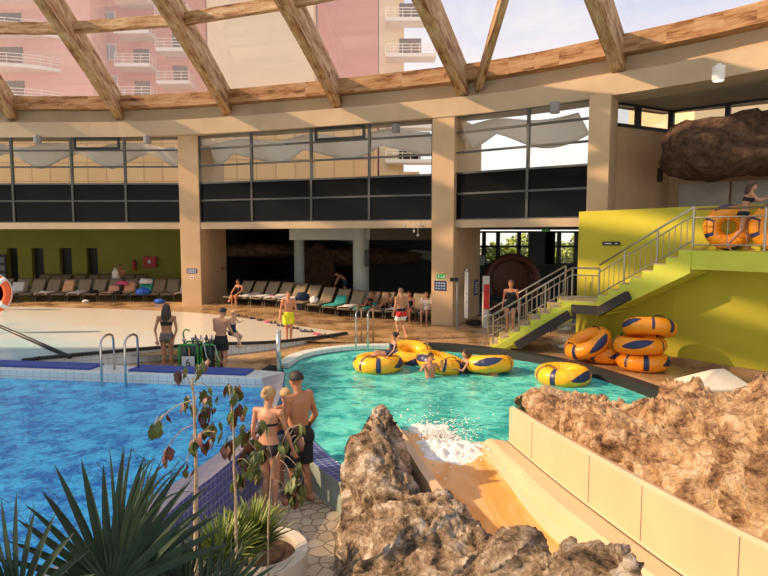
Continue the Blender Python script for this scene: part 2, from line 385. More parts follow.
def text_mesh(txt,size,name,m,parent,loc,rot,align='CENTER'):
    c=bpy.data.curves.new('t','FONT'); c.body=txt; c.size=size; c.align_x=align; c.align_y='CENTER'; c.extrude=.002
    o=bpy.data.objects.new('t',c); COL.objects.link(o); bpy.context.view_layer.update()
    me=bpy.data.meshes.new_from_object(o.evaluated_get(bpy.context.evaluated_depsgraph_get()))
    bpy.data.objects.remove(o); me.materials.clear(); me.materials.append(M[m])
    ob=bpy.data.objects.new(name,me); COL.objects.link(ob); ob.parent=parent; ob.location=loc; ob.rotation_euler=rot; return ob
# ================================================================ SETTING
def zd(x,y): return .3*sm((-1-x)/4.5)
# pillar line of the hall (plan)
Z7=7.7
LP=[V((-34,27.3)),V((-17,27.1)),V((-8.75,26.9)),V((2.25,22.75)),V((6.95,19.45)),V((10.4,15.9)),V((14,11))]
PN={}
def nrm(a,b):
    t=(b-a).normalized(); n=V((-t.y,t.x)); return n if n.y>0 else -n   # pointing away from camera
# ---- right-hand (teal) pool outline
ZW=-.08
far_edge=[G(283,366),G(300,356),G(330,350),G(370,347),G(440,348),G(500,354),G(560,364),G(620,381),G(690,407),G(770,440),G(900,500)]
near_in=[G(283,366,-.03),G(279,382,-.03),G(286,402,-.03),G(300,425,-.03),G(322,449,-.03),G(349,470,-.03),G(385,492,-.03)]
fe=smoothline(far_edge,60); ni=smoothline(near_in,30)
rim_out_far=[G(-60,357,.35),G(0,361,.35),G(256,370,.35),G(272,370,.35)]
deck=[(p.x,p.y) for p in fe[::-1]]+[(p.x,p.y) for p in [G(264,373,0)]]+[(rim_out_far[2].x,rim_out_far[2].y+.02),(rim_out_far[1].x,rim_out_far[1].y),(-34,14.6),(-34,46),(24,46),(24,5)]
mb=MB(); mb.prism(deck,-.6,0); struct(mb.build('floor','deck'),'wet tan stone pool deck','floor')
# raised far-left deck with ramp
mb=MB()
def fd(u,v):
    x=lerp(-34,1.5,u); y0=15.6+3.0*sm((x+5)/1.2); y=lerp(y0,45,v); return V((x,y,zd(x,y)*sm((y-y0+.4)/.6)+.004))
mb.grid(fd,60,30); struct(mb.build('floor_terrace','deck',smooth=True),'gently raised tan stone deck under the loungers','floor')
# lower foreground floor of flagstones
mb=MB(); mb.prism([(-7,-3),(8,-3),(8,13.9),(-7,13.9)],-.7,-.47); struct(mb.build('floor_lower','flag'),'crazy paved flagstone floor','floor')
# ---- beach / wave pool
farb=[V((-34,25.5,0)),V((-20,25.7,0)),G(0,307,.3),G(100,309,.3),G(190,313,.3),G(238,318,.3),G(276,322,.25),G(320,327,.15),G(345,332,.05)]
nearb=[V((-34,14.2,0)),V((-16,14.5,0)),G(0,362,.3),G(40,360,.3),G(72,357,.3),G(150,350,.3),G(256,341,.3),G(310,337,.15),G(346,333,.05)]
mb=MB()
def bf(u,v):
    a=poly_at(farb,u);b=poly_at(nearb,u);p=a.lerp(b,v); p.z=zd(p.x,p.y)+.025; return p
mb.grid(bf,90,24); tag(mb.build('wave_pool','beach',smooth=True),'shallow cream and pale blue beach pool sloping to the loungers','pool')
mb=MB(); A=[];B=[]
nb=smoothline(nearb,80)
for p in nb: A.append(V((p.x,p.y,-.02)));B.append(V((p.x,p.y,zd(p.x,p.y)+.03)))
mb.ribbon(A,B,0)
o=mb.build('trim_1','tile_white',solid=.06); struct(o,'pale tiled outer face of the beach pool','pool wall')
mb=MB()
cw=[V((p.x,p.y,zd(p.x,p.y)+.05)) for p in nb if p.x>-9.0]
for a,b_ in zip(cw,cw[1:]): mb.bar(a,b_,.16,.07)
struct(mb.build('trim_2','black'),'dark kerb along the beach pool','kerb')
# ---- blue pool
ZR=.35; ZB=.14
ri=[G(262,378,ZR),G(264,395,ZR),G(259,420,ZR),G(235,440,ZR),G(200,466,ZR),G(149,500,ZR),G(90,545,ZR),V((-3.9,3.2,ZR)),V((-5.5,.5,ZR))]
ro=[G(285,372,ZR),G(280,395,ZR),G(268,425,ZR),G(243,450,ZR),G(218,472,ZR),G(185,498,ZR),G(130,545,ZR),V((-3.3,3.0,ZR)),V((-5.0,.2,ZR))]
ri=smoothline(ri,48); ro=smoothline(ro,48)
fi=[G(-60,365,ZR),G(0,369,ZR),G(256,378,ZR)]
mb=MB()
mb.prism([(p.x,p.y) for p in ri]+[(-26,.5),(-26,14.2)]+[(fi[1].x,fi[1].y)],-.46,ZB)
tag(mb.build('blue_pool_water','water_blue'),'bright rippling blue pool water at left','water')
mb=MB()
mb.ribbon(ro,ri,0)                                       # top
mb.ribbon([p-V((0,0,.9)) for p in ro],ro,1)               # outer wall
mb.ribbon(ri,[p-V((0,0,.5)) for p in ri],2)
struct(mb.build('trim_3',['tile_pale','tile_blue','tile_white'],smooth=False),'tiled blue and lilac wall of the blue pool','pool wall')
mb=MB()
fo=rim_out_far
X0=-26
poly=[(ro[0].x,ro[0].y),(fo[2].x+.1,fo[2].y),(fo[1].x,fo[1].y),(X0,fo[1].y+1.2),(X0,fi[1].y+1.2),(fi[1].x,fi[1].y),(ri[0].x,ri[0].y)]
mb.prism(poly,-.4,ZR)
struct(mb.build('trim_4','tile_white',bevel=.015),'white tiled far rim of the blue pool','pool rim')
# blue mats on the far rim
def along(px0,px1):
    r=[]
    for px in (px0,px1):
        a=fo[1].lerp(fo[2],(G(px,365,ZR).x-fo[1].x)/(fo[2].x-fo[1].x)); r.append(a)
    return r
for i,(a,b_,lab) in enumerate([(-40,103,'blue foam mat on the pool rim left of the ladder'),(142,258,'blue foam mat on the pool rim right of the ladder')]):
    p,q=along(a,b_); p=p+V((0,-.32,.025)); q=q+V((0,-.32,.025))
    mb=MB(); mb.bar(p,q,.52,.05)
    tag(mb.build('foam_mat','bluemat',bevel=.015),lab,'mat','blue mats on the pool rim')
# overflow grates
for px,lab in ((40,'left'),(147,'right')):
    p,q=along(px-9,px+9); 
    t=thing('drain_grate','small grey overflow grate in the white pool rim, the %s one'%lab,'grate',p+V((0,-.70,-.14)),0,'overflow grates')
    m2=MB(); m2.box((0,0,0),(.42,.03,.14)); m2.build('frame','grey',t)
    for k in range(4): m2=MB(); m2.box((0,-.02,-.05+k*.033),(.38,.012,.012)); m2.build('slat','dark',t)
# ---- teal pool
poly=[(p.x,p.y) for p in fe]+[(8,4)]+[(1.3,4),(.45,5.8)]+[(p.x,p.y) for p in ni[::-1]]
mb=MB(); mb.prism(poly,-.46,ZW); tag(mb.build('teal_pool_water','water_teal'),'turquoise splash pool water in the middle','water')
# coping (navy mosaic on the near side)
def offs(pts,d):
    r=[]
    for i,p in enumerate(pts):
        t=pts[min(i+1,len(pts)-1)]-pts[max(i-1,0)]; t.z=0; t.normalize(); r.append(p+V((t.y,-t.x,0))*d)
    return r
no=offs(ni,.34)
if (no[10]-V((0,0,0))).y>ni[10].y: no=offs(ni,-.34)
# outside must be towards the left/camera
no=offs(ni,-.34) if offs(ni,-.34)[15].x<ni[15].x else offs(ni,.34)
for p in no: p.z=-.02
mb=MB(); mb.ribbon(no,ni,0); mb.ribbon([p-V((0,0,.5)) for p in no],no,1); mb.ribbon(ni,[p-V((0,0,.3)) for p in ni],0)
struct(mb.build('trim_5',['tile_navy','tile_sage']),'navy mosaic rim over sage green tiled wall of the splash pool','pool rim')
k0=24
mb=MB(); kc=[p+V((0,0,.02)) for p in fe[k0-1:]]
for a,b_ in zip(kc,kc[1:]): mb.bar(a+V((0,.06,0)),b_+V((0,.06,0)),.3,.22)
struct(mb.build('trim_6','black'),'black rubber kerb on the far side of the splash pool','kerb')
mb=MB(); kc=[p+V((0,0,0)) for p in fe[:k0]]
for a,b_ in zip(kc,kc[1:]): mb.bar(a+V((-.03,.08,.0)),b_+V((-.03,.08,.0)),.34,.12)
struct(mb.build('trim_7','tile_white'),'pale tiled edge at the far left of the splash pool','pool rim')
# ---- rear hall
mb=MB()
hc=[(-34,27.6),(-17,27.4),(-8.6,27.2),(2.4,23.1),(7.1,19.8),(14,21),(20,30),(20,36.2),(5,36.2),(5,46),(-34,46)]
mb.prism(hc,3.72,3.92); struct(mb.build('ceiling','ceil'),'dark ceiling of the hall behind the loungers','ceiling')
mb=MB(); Yg=33.5
def wallrect(x0,x1,z0,z1,Y,th=.3,mi=0): mb.box(((x0+x1)/2,Y+th/2,(z0+z1)/2),(x1-x0,th,z1-z0),mi=mi)
xs=[D(px,265,Yg).x for px in(8,18,32,44,60,72,87,98)]
zt=D(0,248,Yg).z; zb=D(0,287,Yg).z
prev=-34
for i in range(4):
    wallrect(prev,xs[2*i],.3,3.75,Yg); wallrect(xs[2*i],xs[2*i+1],zt,3.75,Yg); prev=xs[2*i+1]
wallrect(prev,-9.0,.3,3.75,Yg)
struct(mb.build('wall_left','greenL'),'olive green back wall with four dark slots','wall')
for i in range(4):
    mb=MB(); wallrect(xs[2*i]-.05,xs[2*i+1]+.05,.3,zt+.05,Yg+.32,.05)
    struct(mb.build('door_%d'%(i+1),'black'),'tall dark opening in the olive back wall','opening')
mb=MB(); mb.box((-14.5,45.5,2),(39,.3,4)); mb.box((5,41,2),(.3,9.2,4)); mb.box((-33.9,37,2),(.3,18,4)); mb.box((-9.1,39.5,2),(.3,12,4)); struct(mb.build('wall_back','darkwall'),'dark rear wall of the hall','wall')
# ---- window wall lintels, frames, glass
rows=[3.95,4.9,5.65,6.4,7.12,7.7]
def bayxy(a,b_,px):
    # point of the line a-b seen at pixel column px
    k=(px-384)/FPX # X = k*depth_cam ; depth_cam = Y*cT-(z-H)*sT ~ take z=6
    best=None
    lo,hi=0,1
    for _ in range(40):
        t=(lo+hi)/2; p=a.lerp(b_,t); d=p.y*cT-(5.8-H)*sT
        if p.x<k*d: lo=t
        else: hi=t
    return a.lerp(b_,t)
bays=[(LP[1]+V((-6,0.05)),LP[2],[-40,13,72.5,125.7,183],'left'),(LP[2],LP[3],[200,252,311.6,369.5,433],'centre'),(LP[3],LP[4],[454,528,592],'right')]
wi=0
for a,b_,cols,nm in bays:
    n=nrm(a,b_)
    P=[bayxy(a,b_,c) for c in cols]
    ang=math.atan2((b_-a).y,(b_-a).x)
    wi+=1
    fr=MB()
    for p in P:
        fr.box((p.x,p.y,(rows[0]+rows[-1])/2),(.09,.14,rows[-1]-rows[0]),ang)
    for z in rows:
        q=(P[0]+P[-1])/2; fr.box((q.x,q.y,z),((P[-1]-P[0]).length,.12,.07),ang)
    f=struct(fr.build('window_%d'%wi,'frame'),'tall gridded window band, %s bay'%nm,'window')
    g=MB(); g2=MB()
    for i in range(len(P)-1):
        for j in range(5):
            q=(P[i]+P[i+1])/2; L=(P[i+1]-P[i]).length-.08
            (g2 if j<2 else g).box((q.x,q.y,(rows[j]+rows[j+1])/2),(L,.015,rows[j+1]-rows[j]-.06),ang)
    o1=g.build('pane','glass',f,world=True); o2=g2.build('spandrel_glass','bglass',f,world=True); o2['label']='black glass panels'
    # opening vent light
    if nm!='right':
        q=(P[-2]*.72+P[-1]*.28) if nm=='centre' else (P[2]*.5+P[3]*.5)
        if nm=='centre': q=(P[2]+P[3])/2
        v=MB(); L=(P[3]-P[2]).length*.82
        for dz in(7.2,7.62): v.box((q.x,q.y-.08,dz),(L,.1,.09),ang)
        for sgn in(-1,1):
            w=q+(P[3]-P[2]).normalized()*sgn*L/2; v.box((w.x,w.y-.08,7.41),(.09,.1,.5),ang)
        vv=v.build('opening_light','dark',f,world=True)
    # lintel
    mb=MB(); q=(a+b_)/2+n*.35; mb.box((q.x,q.y,3.8),((b_-a).length,.9,.28),ang)
    struct(mb.build('trim_%d'%(7+wi),'fascia'),'beige lintel under the %s window band'%nm,'lintel')
# ---- pillars
def pillar(name,p,n,w,L,lab,z1=7.75):
    t=V((n.y,-n.x)); c=p+n*(L/2)
    mb=MB(); mb.box((c.x,c.y,z1/2),(w,L,z1),math.atan2(n.y,n.x)-PI/2)
    return struct(mb.build(name,'beige',bevel=.02),lab,'pillar')
pillar('wall_pillar_left',V((-8.55,26.55)),V((.12,.993)),.92,3.0,'beige pillar left of the centre window bay')
pillar('wall_pillar_middle',V((2.17,22.35)),V((.42,.907)),.86,3.6,'beige sunlit pillar with a green exit sign')
pillar('wall_pillar_right',V((6.72,19.1)),V((.55,.83)),.66,1.0,'beige pillar above the olive stair wall')
# ---- ring fascia, slanted wall and wooden ring
ring=smoothline([V((-40,27.0,0)),V((-28,27.0,0)),V((-17,26.9,0)),V((-8.8,26.3,0)),V((2.2,22.3,0)),V((7.0,19.0,0)),V((10.4,15.5,0)),V((14.5,9,0)),V((17,2,0))],48)
def Z(p,z,d=0):
    i=ring.index(p); t=ring[min(i+1,48)]-ring[max(i-1,0)]; n=V((-t.y,t.x,0)).normalized(); n=n if n.dot(V((.3,1,0)))>0 else -n
    return V((p.x,p.y,z))+n*d
mb=MB()
prof=[(7.68,1.2),(7.68,0),(8.33,0),(8.36,.38),(8.9,.42),(8.9,1.2)]
for (z0,d0),(z1,d1) in zip(prof,prof[1:]):
    mb.ribbon([Z(p,z0,d0) for p in ring],[Z(p,z1,d1) for p in ring])
struct(mb.build('trim_11','fascia',smooth=False),'curved beige ring beam over the windows','beam')
mb=MB()
R0=[Z(p,0,.15) for p in ring]
for a,b_ in zip(R0,R0[1:]):
    mb.bar(a+V((0,0,9.15)),b_+V((0,0,9.15)),.5,.55)
tag(mb.build('timber_ring_beam','wood2'),'weathered curved timber ring beam under the skylight','beam')
# ---- radial timber beams
APEX=V((0,0,H))+V((-1.60,-.79,2.36))*4.5
mb=MB(); mb.prism([(-60,-25),(-18.2,-25),(-18.2,14.0),(-60,14.0)],10.2,10.6); struct(mb.build('shade_slab_left','ceil'),'unseen slab added to shade the left part of the pool hall','ceiling')  # unseen slab, added to keep the sun off the left half
feet=[(-110,110),(14,113),(122,113),(230,108),(339,98),(463,83),(619,57),(835,0)]
FP=[]
for px,py in feet:
    r=ray(px,py); t=(8.85-H)/r.z; FP.append(V((r.x*t,r.y*t,8.85)))
names=['a','b']
blab=['timber roof beam beyond the left edge','timber roof beam cut by the left edge of the view','timber roof beam above the left window bay','timber roof beam above the left pillar','timber roof beam above the centre window bay','timber roof beam that meets the diagonal strut','timber roof beam above the right pillar','timber roof beam at the far right']
vecs=[]
for i,p in enumerate(FP):
    d=(APEX-p); foot=p-d*.012; end=p+d*.9
    mb=MB(); N=12
    for k in range(N):
        a=foot.lerp(end,k/N)+V((0,0,.9*math.sin(PI*k/N))); b_=foot.lerp(end,(k+1)/N)+V((0,0,.9*math.sin(PI*(k+1)/N)))
        a.z-=0; mb.bar(a,b_,.36,.98)
    if i==0: continue
    tag(mb.build('roof_beam','wood'),'weathered '+blab[i],'beam','radial timber roof beams')
def beampt(i,s):
    p=FP[i]; d=APEX-p; foot=p-d*.012; end=p+d*.9
    return foot.lerp(end,s)+V((0,0,.9*math.sin(PI*s)))
for s,nm in ((.225,'first'),):
    for i in range(0,7):
        mb=MB(); mb.bar(beampt(i,s)+V((0,0,.1)),beampt(i+1,s)+V((0,0,.1)),.22,.36)
        if s==.27 or i>3: tag(mb.build('roof_purlin','wood'),'timber purlin between roof beams','purlin','timber purlins')
        else: mb.build('roof_purlin','wood'); tag(bpy.data.objects['roof_purlin'] if False else COL.objects[-1],'timber purlin between roof beams','purlin','timber purlins')
mb=MB(); mb.bar(D(478,88,22.2)+V((0,0,0)),D(506,-10,17.2),.22,.4)
tag(mb.build('diagonal_strut','wood'),'thin timber strut leaning against the roof beam foot','strut')
# skylight panes
for i in range(7):
    mb=MB()
    def pf(u,v):
        a=beampt(i,u*.98);b_=beampt(i+1,u*.98); q=a.lerp(b_,v); q.z+=.60; return q
    mb.grid(pf,10,1)
    struct(mb.build('window_%d'%(4+i),'skyglass'),'hazy skylight pane between two timber beams','skylight')
# ---- right wall: olive wall under and behind the stairs
W0=V((6.05,18.75)); W1=V((7.66,15.8)); W2=V((9.05,14.0)); W3=V((13.5,8.3))
def seg(mb,a,b_,z0,z1,th=.3,mi=0,side=1):
    d=b_-a; ang=math.atan2(d.y,d.x); n=nrm(a,b_)*side; q=(a+b_)/2+n*th/2; mb.box((q.x,q.y,(z0+z1)/2),(d.length+.02,th,z1-z0),ang,mi)
mb=MB()
poly=[W0,W1,W2,W3]; back=[p+V((.35,.25)) for p in poly]
mb.prism([(p.x,p.y) for p in poly]+[(p.x,p.y) for p in back[::-1]],0,4.1)
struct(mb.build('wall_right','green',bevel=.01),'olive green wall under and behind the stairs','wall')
mb=MB(); mb.prism([(p.x,p.y) for p in poly[1:]]+[(p.x-.12,p.y-.08) for p in poly[1:][::-1]],0,.16)
struct(mb.build('baseboard_right','deck'),'low stone kerb at the foot of the olive wall','kerb')
# upper gallery right
U0=V((7.0,19.7)); U1=V((10.0,21.3)); U2=V((15.2,16.6))
mb=MB()
d=(U1-U0); n=V((d.y,-d.x)).normalized()
mb.prism([(U0.x,U0.y),(U1.x,U1.y),(U1.x-.1,U1.y+.3),(U0.x-.1,U0.y+.3)],2.9,6.95)
struct(mb.build('wall_upper','beige'),'beige return wall of the upper gallery','wall')
mb=MB(); mb.prism([(U1.x,U1.y),(U2.x,U2.y),(U2.x+.2,U2.y+.3),(U1.x+.2,U1.y+.3)],2.9,6.95)
struct(mb.build('wall_gallery','beige'),'back wall of the upper gallery','wall')
mb=MB(); mb.prism([(6.4,19.0),(7.8,16.2),(9.3,14.3),(14,8.5),(19,12),(15.5,17),(10,21.6),(6.9,20)],2.8,3.0)
struct(mb.build('floor_gallery','deck'),'upper gallery floor','floor')
mb=MB(); mb.prism([(6.9,19.5),(10.3,16.1),(14.4,9.5),(20,12),(16,18),(10,22),(6.9,20.4)],7.69,7.8)
struct(mb.build('ceiling_gallery','soffit'),'dull beige soffit over the upper gallery','ceiling')
# clerestory
for i,(a,b_,n_) in enumerate([(U0,U1,2),(U1,U2,4)]):
    fr=MB(); g=MB(); d=b_-a; ang=math.atan2(d.y,d.x)
    for z in(6.98,7.66): q=(a+b_)/2; fr.box((q.x,q.y,z),(d.length,.14,.1),ang)
    for k in range(n_+1): q=a.lerp(b_,k/n_); fr.box((q.x,q.y,7.3),(.16,.16,.7),ang)
    q=(a+b_)/2; g.box((q.x,q.y,7.3),(d.length,.02,.6),ang)
    f=struct(fr.build('window_%d'%(11+i),'dark'),'clerestory strip over the upper gallery','window'); g.build('pane','glass',f,world=True)
# hall rear windows with greenery (third bay)
Yr=36.0
fr=MB(); g=MB()
xa,xb=D(480,240,Yr).x,D(588,240,Yr).x; za,zb_=D(500,264,Yr).z,D(500,232,Yr).z
xw=[D(px,240,Yr).x for px in(484,498,519,532,545,559,576,586)]
for x in xw: fr.box((x,Yr,(za+zb_)/2),(.22,.2,zb_-za))
for z in(za,za*.45+zb_*.55,zb_): fr.box(((xa+xb)/2,Yr,z),(xb-xa,.2,.12))
for px0,px1 in((532,545),(545,559)):
    if px0==532: fr.box((D(536,240,Yr).x,Yr,(za+zb_)/2),(.9,.3,zb_-za))
    fr.box((D(550,240,Yr).x,Yr-.1,(za+zb_)/2),(.5,.3,zb_-za))
f=struct(fr.build('window_13','dark'),'dark framed rear window onto greenery','window')
g.box(((xa+xb)/2,Yr+.05,(za+zb_)/2),(xb-xa,.03,zb_-za)); g.build('pane','glass',f,world=True)
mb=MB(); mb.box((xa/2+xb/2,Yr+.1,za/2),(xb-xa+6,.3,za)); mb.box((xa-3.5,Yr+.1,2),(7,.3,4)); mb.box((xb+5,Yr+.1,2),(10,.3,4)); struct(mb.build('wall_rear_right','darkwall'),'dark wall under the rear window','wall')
# ================================================================ OUTSIDE
def tower(name,lab,x0,x1,Y,z0,z1,m,balc=(),rz=0,dep=14,winrows=(),winm='bglass'):
    """slab block; coordinates of its front face; balc: (xa,xb,curved,proj)"""
    t=thing(name,lab,'building',((x0+x1)/2,Y,0),rz)
    w=x1-x0
    mb=MB(); mb.box((0,dep/2,(z0+z1)/2),(w,dep,z1-z0)); mb.build('wall',m,t)
    for (xa,xb,za,zb,st,cur,pr) in balc:
        z=za
        while z<zb:
            mb=MB(); rail=MB(); n=10 if cur else 1; P=[]
            for k in range(n+1):
                u=k/n; x=lerp(xa,xb,u); y=-(pr*(math.sin(PI*u)**.6 if cur else 1)); P.append(V((x,y,z)))
            if not cur: P=[V((xa,0,z))]+P+[V((xb,0,z))]
            else: P=[V((xa,0,z))]+P[1:-1]+[V((xb,0,z))]
            mb.prism([(p.x,p.y) for p in P],z-.18,z+.18)
            b=mb.build('balcony','tower_white',t)
            for dz in(.5,.8,1.1):
                for p,q in zip(P,P[1:]): rail.tube([p+V((0,.05,dz)),q+V((0,.05,dz))],.04,4)
            for p,q in zip(P,P[1:]):
                k=max(1,int((q-p).length/.8))
                for j in range(k): rail.tube([p.lerp(q,j/k)+V((0,.05,0)),p.lerp(q,j/k)+V((0,.05,1.1))],.03,4)
            rail.build('railing','tower_white',b)
            d=MB(); d.box(((xa+xb)/2,-.03,z+1.25),((xb-xa)*.45,.1,2.1)); d.build('balcony_door',winm,t)
            z+=st
    for (xa,xb,n,za,zb,st) in winrows:
        z=za
        while z<zb:
            for k in range(n):
                x=lerp(xa,xb,(k+.5)/n); mb=MB(); mb.box((x,-.04,z),(1.5,.16,1.7)); f=mb.build('window_frame','tower_white',t)
                mb=MB(); mb.box((x-.34,-.14,z),(.58,.06,1.45)); mb.box((x+.34,-.14,z),(.58,.06,1.45)); mb.build('pane','tintpane',f)
            z+=st
    return t
M['tintpane']=mat('tinted_window',(.22,.30,.36),.15)
def X(px,Y): return D(px,60,Y).x
Y1=62
tower('apartment_tower','salmon pink apartment tower with curved white balconies at the far left',X(-200,Y1),X(92,Y1),Y1,0,46,'tower_rose',dep=3.4,
   balc=[(-2.0,11.5,10,44,3.3,True,2.6),(-14,-6,10,44,3.3,True,2.2)])
tower('apartment_tower','pink apartment tower with stepped balconies above the left pillar',X(96,66),X(206,66),66,0,46,'tower_pink',
   balc=[(-2.8,.8,11,44,3.3,False,2.6),(1.4,4.8,9.3,44,3.3,False,2.4)],winrows=[(-5.5,-3.2,1,13,40,3.3)])
tower('apartment_tower','cream rendered tower with a plain front',X(208,64),X(314,64),64,0,46,'tower_cream',winrows=[(2.6,5.4,2,14.4,18,12)])
tower('apartment_tower','salmon tower wing with plain pink front right of the cream tower',X(318,66),X(378,66),66,0,46,'tower_pink')
tower('apartment_tower','cream tower end with white balconies against the sky',X(379,66),X(404,66),66,0,46,'tower_cream',
   balc=[(-.6,4.6,11.2,44,3.6,False,2.2)])
tower('office_building','stone clad building seen through the centre windows',X(212,50),X(376,50),50,0,13.0,'stone',winrows=[(-5.2,6,3,6.9,9,10)],dep=8)
tower('office_building','low stone clad building seen through the left windows',-50,X(186,52),52,0,12.4,'stone',winrows=[(-12,14,6,6.6,9,10)],dep=8)
tower('office_building','sunlit cream roof block behind the gallery clerestory',15.2,30,30,4,11.5,'tower_cream',dep=8)
t=tower('office_building','low block with stone parapet at the right of the centre windows',X(380,47),X(420,47),47,0,8.3,'stone',dep=6)
# ground outside
mb=MB(); mb.box((0,80,-.62),(260,160,.1)); struct(mb.build('ground','plank'),'pale ground outside the hall','ground')
# trees outside the rear window
def leafcloud(mb,c,r,n,s,mi=0,R=rnd,squash=.8):
    for _ in range(n):
        d=V((R.gauss(0,1),R.gauss(0,1),R.gauss(0,1))).normalized()*r*(R.random()**.4); d.z*=squash; p=V(c)+d
        a=V((R.uniform(-1,1),R.uniform(-1,1),R.uniform(-1,1))).normalized(); b=a.cross(V((R.uniform(-1,1),R.uniform(-1,1),.3))).normalized()
        L=s*R.uniform(.7,1.3); w=L*.35
        mb.add([p,p+a*L*.5+b*w,p+a*L,p+a*L*.5-b*w],[(0,1,2,3)],mi)
for i,(x,y,h) in enumerate([(7.4,39,3.6),(9.4,40.5,4.4),(11.6,39.4,3.8),(13.8,40.6,4.5)]):
    t=thing('garden_tree','leafy green shrub outside the rear window, %s'%['nearest the sunlit pillar','second from the sunlit pillar','third from the sunlit pillar','nearest the stair wall'][i],'tree',(x,y,-.5),0,'trees outside the rear window')
    mb=MB(); mb.tube([(0,0,0),(.1,0,1.2),(0,.1,2.2)],[.12,.09,.05],6); mb.build('trunk','bark',t)
    mb=MB(); leafcloud(mb,(0,0,h*.62),1.5,900,.3); mb.build('foliage','tree',t)
# added white sheets standing in for the dome reflected in the window heads
def sail(x0,x1,yfn,lab,seed):
    r=random.Random(seed); mb=MB(); ph=r.random()*6
    def f(u,v):
        x=lerp(x0,x1,u); s=math.sin(x*1.9+ph)
        z=7.62-.95*v*(.45+.55*abs(math.sin(x*.95+ph)))-.10*(1+s)
        return V((x+.5*v,yfn(x)+1.0+.35*math.cos(x*1.9+ph)+.3*v,z))
    mb.grid(f,60,6); tag(mb.build('dome_reflection','sail',smooth=True,solid=.02),lab,'sail','white dome reflections at the window heads')
sail(-26,-9.6,lambda x:27.1,'wavy white sheet as dome reflection behind the left window band',3)
sail(-8.2,1.8,lambda x:26.9+(x+8.75)*(-.377),'wavy white sheet as dome reflection behind the centre window band',5)
sail(2.9,6.5,lambda x:22.75+(x-2.25)*(-.70),'wavy white sheet as dome reflection behind the right window band',9)
# ================================================================ HALL BACKGROUND
mb=MB(); mb.prism([(3,25.5),(9,23),(16,26),(16,34),(3,35)],.0,.03)
tag(mb.build('indoor_pool_water','water_far'),'pale rippled indoor pool behind the stairs','water')
for px,Y,r,lab in ((361,27.5,.37,'thick pale round column behind the loungers'),(299,30,.26,'slim pale round column at the back of the hall')):
    p=G(px,303,.02); p=D(px,240,Y); mb=MB(); z0=zd(p.x,Y)
    mb.lathe([(r,z0),(r,3.75)],(p.x,Y,0),24); tag(mb.build('column','colgrey',smooth=False),lab,'column')
for a,b_,Y,w in ((290,370,27.5,.5),(370,440,27.6,.5)):
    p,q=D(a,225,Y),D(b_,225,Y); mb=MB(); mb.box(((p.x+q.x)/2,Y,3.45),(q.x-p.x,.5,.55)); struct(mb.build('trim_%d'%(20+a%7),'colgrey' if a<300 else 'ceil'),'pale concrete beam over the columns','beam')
# artificial rock arch and slide tube in the dark hall
def rockblob(name,m,c,r,lab,amp=.35,seed=1,n=40,cat='rock',tags=True,parent=None):
    mb=MB(); c=V(c)
    def f(p):
        q=p*1.6+V((seed*7.3,seed,0)); return p*(1+amp*(noise.fractal(q,1,2.1,5)))
    mb.ell((0,0,0),r,n=n,fn=f)
    o=mb.build(name,m,parent,smooth=True,loc=c)
    if tags: tag(o,lab,cat)
    return o
t=thing('rock_arch','dim brown artificial rock arch in the dark hall','rock',(-5.2,33,0))
rockblob('pier','rockd',(1.4,0,1.2),(1.0,.9,1.7),'',seed=2,parent=t,tags=False,n=30)
rockblob('lintel','rockd',(-1.6,0,2.55),(3.2,.8,.38),'',seed=4,parent=t,tags=False,n=30)
rockblob('ledge','rockd',(4.0,0,2.2),(3.0,.9,.5),'',seed=5,parent=t,tags=False,n=30)
mb=MB(); mb.tube([(-3,37,3.4),(0,36.5,2.7),(3,36,2.1),(6.0,36,1.9)],.32,10); tag(mb.build('slide_flume','colgrey',smooth=True),'dim grey slide flume crossing the dark hall','slide')
# brown tube arch in third bay
mb=MB(); p=D(512,279,25.5); 
mb.tube([p+V((1.05*math.cos(a),.0,1.05*math.sin(a)-.1)) for a in [PI*k/16 for k in range(-3,20)]],.16,10)
mb.ell(p+V((0,.3,0)),(.95,.15,.95),n=20); mb.box((p.x,p.y+.1,(p.z-1.05)/2),(1.6,.4,p.z-1.0))
tag(mb.build('tunnel_mouth',mat('tunnel_brown',(.09,.025,.012),.5)),'dark reddish brown round tunnel mouth in the indoor pool','tunnel')
# ================================================================ ROCK OVERHANG, PANELS, PENDANT
c=D(745,150,17.8)
mb=MB()
def f(u,v):
    x=lerp(8.35,18,u); a=v*2*PI; base=V((x,18.2-(x-8.4)*.25+1.1*math.cos(a)*min(1,u*20)**.5,5.95+.88*math.sin(a)*min(1,u*20)**.4))
    k=noise.fractal(base*.9,1,2.1,6)*.45+noise.fractal(base*.35,1,2,3)*.4
    return base+V((.3*k,-k,k*.5))
mb.grid(f,60,40)
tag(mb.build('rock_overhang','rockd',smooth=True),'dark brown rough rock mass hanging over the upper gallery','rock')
a0=V((9.9,20.4)); a1=V((14.6,16.3))
for k in range(4):
    p=a0.lerp(a1,k/4+.005); q=a0.lerp(a1,(k+1)/4-.005); mb=MB(); c=(p+q)/2
    mb.box((c.x,c.y,4.62),((q-p).length,.06,.95),math.atan2((q-p).y,(q-p).x))
    tag(mb.build('wall_panel','panel',bevel=.01),'grey wall panel on the upper gallery, %s'%['beside the beige return wall','second from the return wall','third from the return wall','behind the woman with the tube'][k],'panel','grey gallery panels')
p=D(718,84,15.6)
t=thing('ceiling_spotlight','white cylindrical ceiling spotlight under the gallery soffit','lamp',(p.x,p.y,7.69))
mb=MB(); mb.lathe([(.13,-.42),(.15,-.4),(.15,-.06),(.05,-.05),(.05,0)],n=20); mb.build('lamp_body','white',t,smooth=False); mb=MB(); mb.lathe([(.12,-.425),(.11,-.40)],n=16); mb.build('lens','glow',t)
